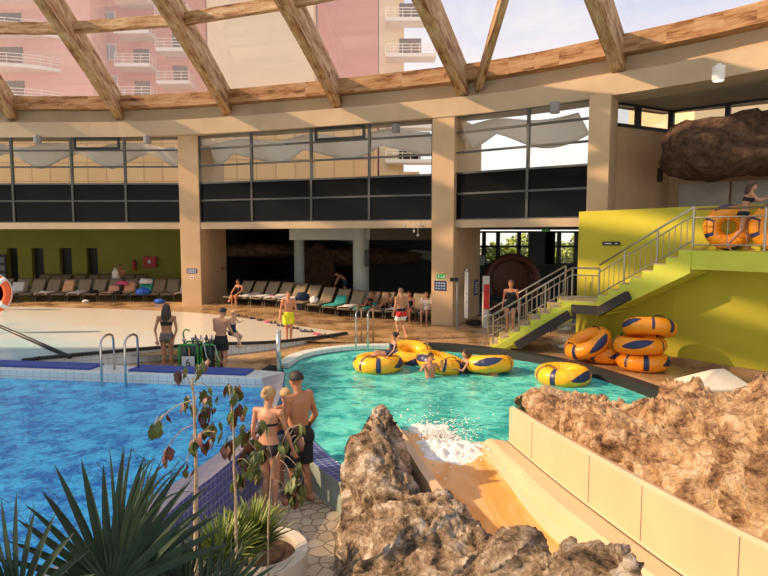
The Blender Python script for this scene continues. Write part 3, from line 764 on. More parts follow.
for i,px in enumerate((37,147,396,555)):
    Y=[26.8,26.8,24.0,20.0][i]; p=D(px,130,Y-.5)
    if i==3: p=D(px,108,19.8)
    t=thing('ceiling_spotlight','small cylindrical spotlight under the ring beam, %s'%['at the far left','above the left window band','above the centre window band','above the right window band'][i],'lamp',(p.x,p.y,7.68),0,'spotlights under the ring beam')
    mb=MB(); mb.lathe([(.14,-.38),(.16,-.36),(.16,-.04),(.05,-.03),(.05,0)],n=16); mb.build('lamp_body','grey',t); mb=MB(); mb.lathe([(.12,-.385),(.11,-.37)],n=12); mb.build('lens','white',t)
# ================================================================ STAIRCASE
SB=V((3.1,17.35,0)); SM0=V((5.35,16.95,1.5)); SM1=V((5.95,16.6,1.5)); ST=V((7.45,14.55,3.0)); SR=V((12.0,8.0,3.0))
st=thing('staircase','lime green concrete staircase climbing to the upper gallery','stairs',(3.1,17.35,0))
M['lime']=mat('lime_green_paint',(.60,.62,.06),.6,var=.06,scale=1)
M['tread']=mat('stair_tread',(.55,.42,.22),.6,var=.08,scale=4)
def flight(p,q,n,width,side,nm):
    d=V((q.x-p.x,q.y-p.y,0)); L=d.length; d.normalize(); w=V((-d.y,d.x,0))*side; rise=(q.z-p.z)/n; run=L/n
    body=MB(); tr=MB()
    for k in range(n):
        a=p+d*(run*k); z=p.z+rise*(k+1)
        lo=max(p.z-.0,z-rise-.42) if nm=='l' else z-rise-.42
        lo=max(0,lo-0.0); lo=max(0,z-rise-.28)
        c=a+d*run/2+w*(width/2); R=Matrix.Rotation(math.atan2(d.y,d.x),3,'Z')
        body.box((c.x,c.y,(z+lo)/2),(run+.002,width,z-lo),R)
        tr.box((c.x,c.y,z+.012),(run-.01,width-.04,.03),R)
    # sloping string plate on the open side
    o=p-w*.0; s0=.05
    P=[o+V((0,0,-.10 if p.z<.1 else -.42)),q+V((0,0,-.55)),q+V((0,0,-.05)),o+V((0,0,.06))]
    up=[v-w*.05 for v in P]; P2=[v+w*(width+.01) for v in P]
    if p.z>.1: P2=[v+w*(width*.97) for v in P]
    body.add(P2+up,[(0,1,2,3),(7,6,5,4),(0,4,5,1),(1,5,6,2),(2,6,7,3),(3,7,4,0)])
    return body,tr
b1,t1=flight(SB,SM0,8,1.25,1,'l'); b1.build('lower_flight','lime',st,world=True); t1.build('lower_treads','tread',st,world=True)
b2,t2=flight(SM1,ST,8,.85,1,'u'); b2.build('upper_flight','lime',st,world=True); t2.build('upper_treads','tread',st,world=True)
mb=MB(); mb.prism([(SM0.x,SM0.y),(SM1.x,SM1.y),(SM1.x+.75,SM1.y+.6),(SM0.x+.25,SM0.y+1.4)],1.2,1.5); mb.build('middle_landing','lime',st,world=True)
mb=MB(); mb.prism([(SM0.x+.02,SM0.y+.03),(SM1.x-.02,SM1.y+.02),(SM1.x+.73,SM1.y+.6),(SM0.x+.25,SM0.y+1.38)],1.5,1.525); mb.build('landing_tread','tread',st,world=True)
dW=(SR-ST); dW.z=0; dn=V((dW.y,-dW.x,0)).normalized(); dn=dn if dn.x>0 else -dn
mb=MB(); mb.prism([(ST.x,ST.y),(SR.x,SR.y),((SR+dn*1.0).x,(SR+dn*1.0).y),((ST+dn*1.0).x,(ST+dn*1.0).y)],2.55,3.0); mb.build('upper_landing','lime',st,world=True)
mb=MB()
def strip(p,q,off,z):
    w=V((off[0],off[1],0)); mb.bar(p+w+V((0,0,z)),q+w+V((0,0,z)),.14,.24)
strip(SB.lerp(SM0,.33),SM0.lerp(SB,.03),(-.03,-.13),-.30); strip(SM0,SM1,(-.05,-.12),-.20); strip(SM1.lerp(ST,.03),SM1.lerp(ST,.40),(-.12,-.10),-.30)
mb.build('edge_pad','navypad',st,world=True)['label']='charcoal foam edge padding'
# railing
rl=thing('stair_railing','brushed steel railing with balusters along the staircase front','railing',(SB.x,SB.y,0))
def railrun(p,q,n,posts,w=V((0,0,0)),hr=.95):
    p=p+w;q=q+w
    mb=MB(); mb.tube([p+V((0,0,hr)),q+V((0,0,hr))],.028,8); mb.build('handrail','rail',rl,world=True,smooth=True)
    mb=MB(); mb.tube([p+V((0,0,hr-.2)),q+V((0,0,hr-.2))],.018,6); mb.tube([p+V((0,0,.14)),q+V((0,0,.14))],.018,6); mb.build('mid_rail','rail',rl,world=True)
    for k in range(n+1):
        a=p.lerp(q,k/n); mb=MB()
        if k in posts: mb.tube([a+V((0,0,-.02)),a+V((0,0,hr))],.028,8); mb.build('post','rail',rl,world=True)
        else: mb.tube([a+V((0,0,.14)),a+V((0,0,hr-.2))],.010,6); mb.build('baluster','rail',rl,world=True)
z1=V((0,0,.18))
railrun(SB+V((.1,.06,.1)),SM0+V((0,.06,0)),18,(0,6,12,18))
railrun(SM0+V((0,.06,0)),SM1+V((.03,.03,0)),4,(4,))
railrun(SM1+V((.03,.03,0.1)),ST+V((.04,.04,.1)),17,(5,11,17))
railrun(ST+V((.04,.04,0)),SR+V((.04,.04,0)),10,(2,4,6,8,10),hr=.99)
# bottom hook of the handrail
p=SB+V((.1,.06,1.05)); mb=MB(); mb.tube([p,p+V((-.18,.03,0)),p+V((-.26,.03,-.08)),p+V((-.22,.02,-.2)),p+V((-.05,0,-.2))],.026,8); mb.build('handrail_end','rail',rl,world=True,smooth=True)
rl2=thing('stair_railing','second steel railing on the far side of the lower flight','railing',(SB.x,SB.y+1.2,0))
_s=rl; rl=rl2
w=V((.15,1.2,0)); railrun(SB+w+z1*.5,SM0+w,14,(0,7,14)); rl=_s
# ================================================================ SIGNS AND WALL FITTINGS
def plate(name,lab,p,w,h,m,n2,items,cat='sign',group=None):
    """p centre; n2 outward normal (plan); items=(dx,dz,w,h,mat)"""
    ang=math.atan2(n2.y,n2.x)+PI/2
    t=thing(name,lab,cat,p,ang,group); mb=MB(); mb.box((0,0,0),(w,.03,h)); mb.build('board',m,t,bevel=.005)
    for nm,dx,dz,a,b_,mm in items:
        k=MB(); k.box((dx,-.018,dz),(a,.008,b_)); k.build(nm,mm,t)
    return t
nf1=V((-.12,-.993)); pP=lambda px,py,Y:D(px,py,Y)
def grp(n,w,h,cols,rowsn,mm='signpale'):
    r=[]
    for j in range(rowsn):
        for i in range(cols):
            r.append((n,(-.5+(i+.5)/cols)*w*.86,(.5-(j+.5)/rowsn)*h*.8,w/cols*.55,h/rowsn*.45,mm))
    return r
pL=D(192,271,25.02)
plate('notice_sign','dark blue notice board with two rows of pictograms on the left pillar',pL,.46,.21,'blue',nf1,grp('pictogram',.46,.21,5,2))
plate('prohibition_sign','small red and white warning sign below the blue notice on the left pillar',D(192,277.6,25.02),.16,.14,'white',nf1,[('symbol',0,0,.09,.06,'red')])
nf2=V((-.42,-.907))
t=plate('exit_sign','green exit sign on the sunlit pillar',D(441,276.5,20.47),.32,.17,'signgreen',nf2,[('arrow_bar',.05,-.02,.12,.02,'signpale'),('figure',-.08,0,.035,.08,'signpale'),('door_mark',.12,0,.03,.1,'signpale')])
plate('notice_sign','dark blue notice board with pictograms below the green exit sign',D(440.5,285.8,20.47),.44,.35,'blue',nf2,grp('pictogram',.44,.35,4,3))
ns=V((.907,-.42))
plate('notice_sign','tall narrow dark notice on the inner side of the sunlit pillar',D(476,287.5,23.2),.5,.62,'blue',ns,grp('pictogram',.5,.55,1,5))
plate('direction_sign','small dark room sign on the side of the left pillar',D(224,268.5,28.2),.5,.10,'dark',V((.99,-.12)),[('lettering',0,0,.2,.03,'signpale')])
q=D(611,243.5,18.0)
t1_=(W1-W0).normalized(); nW=V((t1_.y,-t1_.x)); nW=nW if nW.y<0 else -nW
s=(611-384)/FPX
p=None
for k in range(200):
    a=W0.lerp(W1,k/199); 
    if a.x/(a.y)>=s: p=a; break
p=D(611,243.5,p.y-.03)
plate('direction_sign','small dark direction sign on the olive stair wall',p,.62,.11,'dark',nW,[('lettering',-.1,0,.25,.03,'signpale'),('arrow',.2,0,.08,.03,'signpale')])
p=D(660,175,20.2); mb=MB(); mb.box((0,0,0),(.16,.10,.45)); tag(mb.build('wall_speaker','dark',loc=p,bevel=.01),'small black box on the beige return wall of the gallery','speaker')
p=D(150,262,33.35); t=thing('fire_cabinet','red fire hose cabinet on the olive back wall','cabinet',p); mb=MB(); mb.box((0,0,0),(.72,.2,.62)); mb.build('body','red',t,bevel=.02)
mb=MB(); mb.box((0,-.11,.02),(.16,.02,.2)); mb.build('label_plate','signpale',t)
p=D(134,265,33.3); t=thing('fire_extinguisher','dark red fire extinguisher on the olive back wall','extinguisher',p)
mb=MB(); mb.lathe([(.02,-.3),(.1,-.28),(.1,.15),(.04,.24),(.03,.3)],n=14); mb.build('cylinder','red',t); mb=MB(); mb.tube([(0,0,.3),(.1,-.02,.28),(.14,0,.0)],.02,6); mb.build('hose','black',t)
for px,py,Y,nm in ((163,223.5,27.3,'white ceiling cassette unit above the left loungers'),(102,220.5,30,'tiny white ceiling lamp above the left loungers')):
    p=D(px,py,Y); mb=MB(); mb.box((0,0,0),(.58 if px>150 else .3,.3,.30 if px>150 else .1)); tag(mb.build('ceiling_unit','white',loc=p,bevel=.02),nm,'fitting')
for px,py,Y in ((345,222.5,24.6),(546,230.3,21.5)):
    p=D(px,py,Y); plate('emergency_exit_light','small green emergency light under the %s window band'%('centre' if px<400 else 'right'),p,.3,.12,'signgreen',V((0,-1)),[('arrow',0,0,.12,.03,'signpale')])
p=D(367,258,26.8); mb=MB(); mb.box((0,0,0),(.22,.2,.75)); tag(mb.build('column_speaker','dark',loc=p,bevel=.02),'black box hung on the pale round column','box')
p=D(0,268,30); t=thing('notice_board','dark framed notice board at the far left','board',D(2,268,33.2)); mb=MB(); mb.box((0,0,0),(.5,.08,1.5)); mb.build('frame','dark',t)
for k in range(3):
    mb=MB(); mb.box((0,-.05,.45-k*.45),(.36,.02,.3)); mb.build('notice','grey',t)
# showers at pillar 2
for px,py0,py1,Y,lab in ((457,279,325,21.3,'slim dark shower post beside the sunlit pillar'),(466,271,322,21.5,'pale shower column against the side of the sunlit pillar')):
    p=D(px,py1,Y); z1_=D(px,py0,Y).z; t=thing('shower_column',lab,'shower',(p.x,p.y,0))
    mb=MB()
    if px<460: mb.tube([(0,0,0),(0,0,z1_)],.035,8); mb.build('post','grey',t); mb=MB(); mb.box((-.12,0,z1_-.02),(.3,.08,.14)); mb.build('shower_head','dark',t)
    else:
        mb.box((0,0,z1_/2+.2),(.12,.08,z1_-.4)); mb.build('post','white',t)
        mb=MB(); mb.tube([(0,0,z1_),(-.02,-.2,z1_+.05)],.03,8); mb.ell((-.02,-.25,z1_),(.08,.08,.03)); mb.build('shower_head','chrome',t); mb=MB(); mb.ell((0,-.07,1.0),(.03,.03,.03)); mb.ell((0,-.07,1.3),(.03,.03,.03)); mb.build('valve','chrome',t)
# hanging ornament lights
t=thing('hanging_light','cluster of small hanging lights under the centre window band','lamp',D(414,222,22.9))
for dx,dz in((-.35,-.15),(0,-.35),(.15,-.5),(.2,-.1)):
    mb=MB(); mb.tube([(dx,0,0),(dx,0,dz)],.008,4); mb.ell((dx,0,dz),(.05,.05,.06),n=8); mb.build('pendant','hose',t)
# red white poster / lift pillar by the stairs
p=D(486,290,21.8); t=thing('vending_display','narrow red and white display stand behind the stairs','display',(p.x,p.y,0)); mb=MB(); mb.box((0,0,.95),(.24,.2,1.9)); mb.build('body','hose',t,bevel=.02); mb=MB(); mb.box((0,-.11,1.15),(.2,.02,.9)); mb.build('panel','red',t)

# ================================================================ PEOPLE
BASE=dict(pel=(0,0,.93),wai=(0,0,1.10),che=(0,0,1.28),nb=(0,-.01,1.45),hd=(0,.03,1.615),
 sL=(-.185,0,1.41),eL=(-.235,-.02,1.13),wL=(-.25,.05,.88),sR=(.185,0,1.41),eR=(.235,-.02,1.13),wR=(.25,.05,.88),
 hL=(-.09,0,.90),kL=(-.10,.02,.49),aL=(-.10,-.03,.08),tL=(-.12,.14,.03),
 hR=(.09,0,.90),kR=(.10,.02,.49),aR=(.10,-.03,.08),tR=(.12,.14,.03))
def frame(z,f):
    z=V(z).normalized(); f=V(f); f=(f-z*f.dot(z)).normalized(); x=f.cross(z)
    return Matrix((x,f,z)).transposed()
def person(name,label,loc,rz=0,h=1.7,pose={},skin='skin',sex='m',face=(0,1,0),clothes=(),hair=None,vox=.017,build=1.0,cat='person',hang={},up=None,fingers=True):
    """clothes: list of (name, material, {bone:(t0,t1)}, offset, predicate)"""
    J={k:V(v) for k,v in BASE.items()}
    for k,v in pose.items(): J[k]=V(v)
    t=thing(name,label,cat,loc,rz)
    k=h/1.73; fem=sex=='f'; ch=sex=='c'
    B=build; mb=MB()
    # torso loft
    side=(J['hR']-J['hL']).normalized(); ss=(J['sR']-J['sL']).normalized()
    hipw=(.165 if fem else .15)*B; ww=(.118 if fem else .138)*B; cw=(.145 if fem else .165)*B
    secs=[(J['pel']-(J['wai']-J['pel']).normalized()*.09,.10*B,.075*B,side),(J['pel']-(J['wai']-J['pel']).normalized()*.04,hipw*.95,.105*B,side),(J['pel']+(J['wai']-J['pel'])*.2,hipw,.11*B,side),(J['wai'],ww,.088*B,side.lerp(ss,.4)),
      (J['che'],cw,.105*B,side.lerp(ss,.8)),(J['che'].lerp(J['nb'],.55),cw*1.02,.098*B,ss),(J['nb']-(J['nb']-J['che'])*.15,cw*.72,.070*B,ss),(J['nb'],.065,.055,ss)]
    n=16;P=[];F=[]
    for i,(c,a,b_,sd) in enumerate(secs):
        c=V(c); ax=(secs[min(i+1,7)][0]-secs[max(i-1,0)][0]).normalized(); x=(sd-ax*sd.dot(ax)).normalized(); y=ax.cross(x)
        for q in range(n): an=2*PI*q/n; P.append(c+x*math.cos(an)*a+y*math.sin(an)*b_)
    for i in range(7):
        for q in range(n): F.append((i*n+q,i*n+(q+1)%n,(i+1)*n+(q+1)%n,(i+1)*n+q))
    F+=[tuple(range(n-1,-1,-1)),tuple(range(7*n,8*n))]
    mb.add(P,F)
    ax=(J['nb']-J['che']).normalized(); fw=ax.cross(ss).normalized(); fw=-fw if fw.dot(V((0,1,0)))<-.3 and False else fw
    # forward of torso: right x up -> forward
    fw=ax.cross(ss); fw=V((0,0,0))-fw if False else fw
    fwd=(ax.cross(ss)).normalized()
    axp=(J['wai']-J['pel']).normalized(); fp=axp.cross(side).normalized()
    for s in(-1,1):
        mb.ell(J['pel']+side*s*.075*B-fp*.045-axp*.04,(.088*B,.088*B,.09*B),n=12)      # glutes
        if fem: mb.ell(J['che']+ss*s*.07+fwd*.085+ax*.015,(.055,.05,.055),n=10)
        elif not ch: mb.ell(J['che']+ss*s*.075+fwd*.055+ax*.05,(.075,.045,.06),n=10)
    if B>1.08: mb.ell(J['wai']+fp*.05,(.12*B,.09*B,.12),n=12)
    mb.cap(J['nb']-ax*.05,J['hd']-(J['hd']-J['nb']).normalized()*.06,.058,.052)
    hu=V(up) if up else (J['hd']-J['nb']).normalized().lerp(V((0,0,1)),.5 if up is None else 0)
    HR=frame(hu,face); hs=1.12 if ch else 1.0
    hp=lambda x,y,z: J['hd']+HR@V((x,y,z))*hs
    mb.ell(hp(0,-.012,.025),(.076*hs,.095*hs,.092*hs),HR,14)
    mb.ell(hp(0,.018,-.035),(.058*hs,.068*hs,.078*hs),HR,12)
    mb.cap(hp(0,.08,.01),hp(0,.103,-.022),.011,.015,8)       # nose
    for s in(-1,1):
        mb.ell(hp(s*.078,-.008,0),(.012,.022,.033),HR,8)     # ears
    LR=dict(L=-1,R=1); am=(.85 if fem or ch else 1)*B**.5; lm=(1.0 if fem else .98)*B**.7
    for q,s in LR.items():
        sh,e,w=J['s'+q],J['e'+q],J['w'+q]
        mb.ell(sh,(.062*am,)*3,n=12); mb.cap(J['nb'].lerp(sh,.3)-ax*.015,sh,.055*am,.055*am)
        mb.cap(sh,e,.050*am,.038*am); mb.cap(e,w,.040*am,.025*am); mb.ell(e.lerp(w,.25),(.042*am,)*3,n=10)
        # hand
        d=(w-e).normalized(); hd_=V(hang[q]) if q in hang else d
        hd_=hd_.normalized(); xx=hd_.cross(V((0,0,1)) if abs(hd_.z)<.8 else V((1,0,0)));xx.normalize(); nn=xx.cross(hd_)
        if abs(hd_.z)>=.8: xx,nn=nn,xx    # palm faces the thigh
        # xx: spread axis of knuckles, nn: palm normal
        R=Matrix((xx,hd_,nn)).transposed()
        mb.ell(w+hd_*.052,(.040,.058,.020),R,10)
        if fingers:
            for fi,(off,L) in enumerate(((-.030,.062),(-.010,.075),(.011,.070),(.031,.055))):
                a=w+hd_*.085+xx*off; b_=a+hd_*L*.55+xx*off*.25; c=b_+hd_*L*.35+nn*(-.022)*s
                mb.cap(a,b_,.0105,.0095,6); mb.cap(b_,c,.0095,.0082,6)
            a=w+hd_*.03+xx*(-.034); b_=a+hd_*.03-xx*.028; mb.cap(a,b_,.013,.011,6); mb.cap(b_,b_+hd_*.03-xx*.006,.011,.009,6)
        hp_,kn,an_,to=J['h'+q],J['k'+q],J['a'+q],J['t'+q]
        mb.cap(hp_,kn,.088*lm,.055*lm,12); mb.cap(hp_.lerp(kn,.15),hp_.lerp(kn,.6),.088*lm,.070*lm,12)
        mb.ell(kn,(.054*lm,)*3,n=10); mb.cap(kn,an_,.050*lm,.032*lm,10)
        cb=(kn-an_).normalized(); back=-(to-an_); back=(back-cb*back.dot(cb)).normalized()
        mb.cap(kn.lerp(an_,.18)+back*.018,kn.lerp(an_,.48)+back*.008,.052*lm,.040*lm,10)
        fd_=(to-an_); hl=an_+back*.035+(-cb)*.035
        mb.cap(hl,an_,.032,.036,8); mb.cap(hl,to,.032,.026,8); mb.cap(an_-cb*.01,to+V((0,0,.0)),.036,.022,8)
        tx=fd_.normalized(); tl=tx.cross(cb).normalized()
        for o_ in(-.022,-.008,.006,.02): mb.cap(to+tl*o_,to+tx*(.035-abs(o_-.02*s)*.3)+tl*o_*1.2,.011,.009,6)
    mb.v=[tuple(V(v)*k) for v in mb.v]
    ob=mb.build('body',skin,t,smooth=True)
    md=ob.modifiers.new('r','REMESH'); md.mode='VOXEL'; md.voxel_size=vox*.8; md.use_smooth_shade=True
    m2=ob.modifiers.new('s','SMOOTH'); m2.factor=.5; m2.iterations=3
    bpy.context.view_layer.update()
    me=bpy.data.meshes.new_from_object(ob.evaluated_get(bpy.context.evaluated_depsgraph_get()))
    ob.modifiers.clear(); ob.data=me; me.name='body'
    if not me.materials: me.materials.append(M[skin])
    for p in me.polygons: p.use_smooth=True
    for kk in J: J[kk]=J[kk]*k
    bones=dict(tor1=('pel','wai',.13),tor2=('wai','che',.13),tor3=('che','nb',.13),neck=('nb','hd',.05),head=('hd','hd',.09),
      uaL=('sL','eL',.045),faL=('eL','wL',.035),haL=('wL','wL',.05),uaR=('sR','eR',.045),faR=('eR','wR',.035),haR=('wR','wR',.05),
      thL=('hL','kL',.08),shL=('kL','aL',.045),ftL=('aL','tL',.04),thR=('hR','kR',.08),shR=('kR','aR',.045),ftR=('aR','tR',.04))
    BN=[(n_,J[a],J[b_],r) for n_,(a,b_,r) in bones.items()]
    vb=[]
    if clothes:
        for v in me.vertices:
            p=v.co; best=(9,None,0)
            for n_,a,b_,r in BN:
                d=b_-a; L2=d.length_squared; tt=(p-a).dot(d)/L2 if L2>1e-9 else 0
                tc=max(0,min(1,tt)); dist=(p-(a+d*tc)).length-r
                if dist<best[0]: best=(dist,n_,tt)
            vb.append(best)
        fwd2=ax.cross(ss).normalized()
        for nm,m_,spec,off,pred in clothes:
            used={};P=[];F=[]
            for pl in me.polygons:
                ok=True
                for vi in pl.vertices:
                    _,bn,tt=vb[vi]
                    if bn not in spec or not(spec[bn][0]<=tt<=spec[bn][1]): ok=False;break
                if ok and pred:
                    c=sum((me.vertices[i].co for i in pl.vertices),V())/len(pl.vertices)
                    rel=c-J['che']; ok=pred(rel.dot(ss)/k,rel.dot(fwd2)/k,rel.dot(ax)/k)
                if ok:
                    f=[]
                    for vi in pl.vertices:
                        if vi not in used:
                            used[vi]=len(P); v=me.vertices[vi]
                            _,bn,tt=vb[vi]; o2=off*(1+ (max(0,tt)*1.6 if bn in('thL','thR') else 0))
                            P.append(v.co+v.normal*o2)
                        f.append(used[vi])
                    F.append(tuple(f))
            if not F: continue
            cm=MB(); cm.add(P,F); o=cm.build(nm,m_,t,smooth=True)
            s_=o.modifiers.new('solid','SOLIDIFY'); s_.thickness=.006; s_.offset=-1
            if off>.012:
                s2=o.modifiers.new('s','SMOOTH'); s2.factor=.5; s2.iterations=4
    hd=J['hd']
    hq=lambda x,y,z: hd+HR@V((x,y,z))*hs*k
    if hair:
        hm,kind=hair; mb=MB()
        # skull cap shell
        def hf(u,v):
            a=u*2*PI; b_=v*PI*(.56 if kind=='short' else .62)
            d=V((math.sin(b_)*math.sin(a),math.sin(b_)*math.cos(a),math.cos(b_)))
            y=d.y; lim=.0
            # hairline: front goes only to the forehead
            if y>0: 
                b2=min(b_,PI*(.62-.34*max(0,y)/max(.3,math.sin(b_)))) ; d=V((math.sin(b2)*math.sin(a),math.sin(b2)*math.cos(a),math.cos(b2)))
            g=.009 if kind=='short' else .017
            return hq(d.x*(.080+g),-.014+d.y*(.099+g),.026+d.z*(.095+g))+NV(d*6)*.004
        mb.grid(hf,26,12)
        if kind in('long','pony'):
            r_=random.Random(len(label))
            for q in range(9 if kind=='long' else 3):
                a=(-1+2*q/8)*1.1 if kind=='long' else (q-1)*.2
                x0=math.sin(a)*.08; y0=-math.cos(a)*.095
                pts=[hq(x0*.8,y0*.8,.03),hq(x0*1.15,y0*1.1-.01,-.05),hq(x0*1.3,y0-.02,-.16),hq(x0*1.2,y0-.005,-.27+r_.random()*.03),hq(x0*.8,y0+.01,-.36+r_.random()*.04)]
                mb.tube(smoothline(pts,10),[.018,.028,.030,.029,.028,.027,.025,.022,.018,.012,.004],8)
        if kind=='bun': mb.ell(hq(0,-.10,.07),(.045,.045,.045),n=12)
        mb.build('hair',hm,t,smooth=True)
    for s in(-1,1):
        mb=MB(); mb.ell(hq(s*.031,.076,.010),(.012*k,.008*k,.007*k),HR,8); mb.build('eye','eye',t,smooth=True)
    mb=MB(); mb.ell(hq(0,.079,-.052),(.022*k,.008*k,.006*k),HR,8); mb.build('mouth','lip',t,smooth=True)
    return t
def SH(a,m,off=.016,z0=-9,top=.75): return ('swim_shorts',m,{'tor1':(z0,top),'thL':(-9,a),'thR':(-9,a)},off,None)
BRIEF=lambda m,off=.006: ('bikini_bottom',m,{'tor1':(-9,.35),'thL':(-9,.12),'thR':(-9,.12)},off,None)
BTOP=lambda m: ('bikini_top',m,{'tor2':(.55,9),'tor3':(-9,.30)},.006,lambda s,f,u: -.055<u<.05)
SUIT=lambda m,back=.28: ('swimsuit',m,{'tor1':(-9,9),'tor2':(-9,9),'tor3':(-9,.6),'thL':(-9,.16),'thR':(-9,.16)},.006,lambda s,f,u: u<.07 and (f>0 or u<.02) or (abs(abs(s)-.075)<.02 and u<.2))
def face_to(dx,dy): return math.atan2(-dx,dy)   # rotation that turns local +Y to (dx,dy)
# --- 1 bikini woman (back view) on the lower walk
p=G(168,374,0); 
person('person','long-haired woman in a patterned bikini seen from behind, standing beside the trolley',(p.x,p.y,0),face_to(-.1,1),1.70,
 dict(eL=(-.26,-.06,1.12),wL=(-.20,-.13,.88),eR=(.25,-.05,1.12),wR=(.19,-.13,.88),kL=(-.08,.02,.49),kR=(.08,.02,.49)),'skin_tan','f',face=(-.2,1,-.15),
 clothes=[('bikini_bottom','c_print',{'tor1':(-9,.65),'thL':(-9,.2),'thR':(-9,.2)},.008,None),('bikini_top','c_black',{'tor2':(.4,9),'tor3':(-9,.35)},.006,lambda s,f,u:-.05<u<.03 or (f<-.02 and abs(s)<.07 and -.05<u<.14))],hair=('h_brown','long'))
# --- 2 man black shorts with child
p=G(222,377,0)
person('person','dark-haired man in black swim shorts seen from behind, carrying a blond child',(p.x,p.y,0),face_to(.45,.9),1.66,
 dict(eL=(-.24,.05,1.15),wL=(-.10,.24,1.12),eR=(.26,.08,1.14),wR=(.16,.28,1.05),hd=(.03,.06,1.61)),'skin','m',face=(.3,1,-.3),clothes=[SH(.55,'c_black')],hair=('h_dark','short'),build=1.05)
person('person','blond child in dark swimwear carried on the arm of the man in black shorts',(p.x+.23,p.y+.18,.46),face_to(.95,-.25),1.12,
 dict(hL=(-.09,0,.9),kL=(-.12,.30,.75),aL=(-.12,.10,.38),tL=(-.14,.26,.28),kR=(.14,.28,.78),aR=(.20,.45,.45),tR=(.22,.6,.40),eL=(-.28,.12,1.25),wL=(-.15,.32,1.32),eR=(.28,.12,1.25),wR=(.15,.32,1.32),hd=(0,.08,1.6)),'skin_pale','c',face=(0,1,-.3),
 clothes=[('swimsuit','c_navy',{'tor1':(-9,9),'tor2':(-9,.8),'thL':(-9,.35),'thR':(-9,.35)},.01,None)],hair=('h_blond','short'),vox=.02)
# --- 3 yellow shorts
p=G(289,344,0)
person('person','man in bright yellow swim shorts standing at the pool ladder',(p.x,p.y,0),face_to(.35,-1),1.66,
 dict(eL=(-.24,.0,1.13),wL=(-.22,.12,.92),eR=(.25,-.02,1.12),wR=(.30,.12,.92),kL=(-.07,.03,.49),aL=(-.06,-.02,.08),tL=(-.08,.14,.03),kR=(.07,.0,.49),aR=(.06,-.05,.08),tR=(.10,.12,.03)),'skin_red','m',face=(.2,1,-.05),clothes=[SH(.62,'c_yellow',.02)],hair=('h_lt','short'))
# --- 4 red/white/black shorts man walking left
p=G(401,339,0)
cl=[('waistband','c_black',{'tor1':(.1,.75)},.016,None),('shorts_red_band','c_red',{'tor1':(-9,.1),'thL':(-9,.24),'thR':(-9,.24)},.018,None),('shorts_white_band','c_white',{'thL':(.24,.62),'thR':(.24,.62)},.018,None)]
person('person','man in black, red and white banded shorts walking past the loungers',(p.x,p.y,0),face_to(-.45,.9),1.66,
 dict(eL=(-.25,-.06,1.14),wL=(-.26,.05,.90),eR=(.23,-.10,1.13),wR=(.22,-.02,.88),kL=(-.10,.12,.50),aL=(-.10,-.02,.12),tL=(-.1,.14,.06),kR=(.10,.05,.49),aR=(.10,-.22,.12),tR=(.1,-.06,.03)),'skin','m',face=(-.3,1,0),clothes=cl,hair=('h_lt','short'))
# --- 5 bending man navy shorts
p=G(345,306,.05)
person('person','man in navy swim shorts bending over a lounger',(p.x,p.y,.40),face_to(-1,-.2),1.50,
 dict(wai=(0,.04,1.08),che=(0,.18,1.20),nb=(0,.32,1.30),hd=(0,.47,1.36),sL=(-.18,.30,1.27),sR=(.18,.30,1.27),eL=(-.2,.42,1.02),wL=(-.18,.52,.80),eR=(.2,.42,1.02),wR=(.18,.52,.80)),'skin_tan','m',face=(0,1,-.5),clothes=[SH(.6,'c_navy')],hair=('h_dark','short'))
# --- 6,7 seated by pillar
SIT=dict(pel=(0,0,.50),wai=(0,-.03,.67),che=(0,.0,.85),nb=(0,.05,1.01),hd=(0,.11,1.17),sL=(-.18,.03,.98),sR=(.18,.03,.98),hL=(-.09,.02,.47),hR=(.09,.02,.47),
 kL=(-.12,.44,.49),kR=(.12,.44,.49),aL=(-.12,.42,.08),aR=(.12,.42,.08),tL=(-.13,.58,.03),tR=(.13,.58,.03),eL=(-.24,.12,.75),wL=(-.14,.34,.62),eR=(.24,.12,.75),wR=(.14,.34,.62))
# --- recline
REC=dict(pel=(0,.0,.10),wai=(0,-.15,.17),che=(0,-.31,.26),nb=(0,-.46,.36),hd=(0,-.58,.50),sL=(-.18,-.42,.34),sR=(.18,-.42,.34),hL=(-.09,.03,.10),hR=(.09,.03,.10),
 kL=(-.12,.42,.30),aL=(-.10,.75,.08),tL=(-.1,.86,.17),kR=(.12,.45,.12),aR=(.12,.88,.07),tR=(.13,.93,.2),eL=(-.28,-.22,.22),wL=(-.16,.02,.24),eR=(.28,-.22,.22),wR=(.16,.02,.24))
# --- 8 woman on the stairs
p=SB.lerp(SM0,.14)
z8=SB.z+3*.1875
stp=V((3.1+.28*2.5*.99+.0,17.35-.05+.55,3*.1875+.03))
person('person','woman in a black swimsuit coming down the lower stairs',(stp.x,stp.y,stp.z-.19),face_to(-.45,-1),1.62,
 dict(kL=(-.10,.10,.55),aL=(-.09,.06,.08),tL=(-.1,.22,.03),kR=(.10,.10,.62),aR=(.09,-.02,.26),tR=(.1,.14,.22)),'skin_red','f',face=(0,1,-.3),clothes=[SUIT('c_black')],hair=('h_lt','bun'))
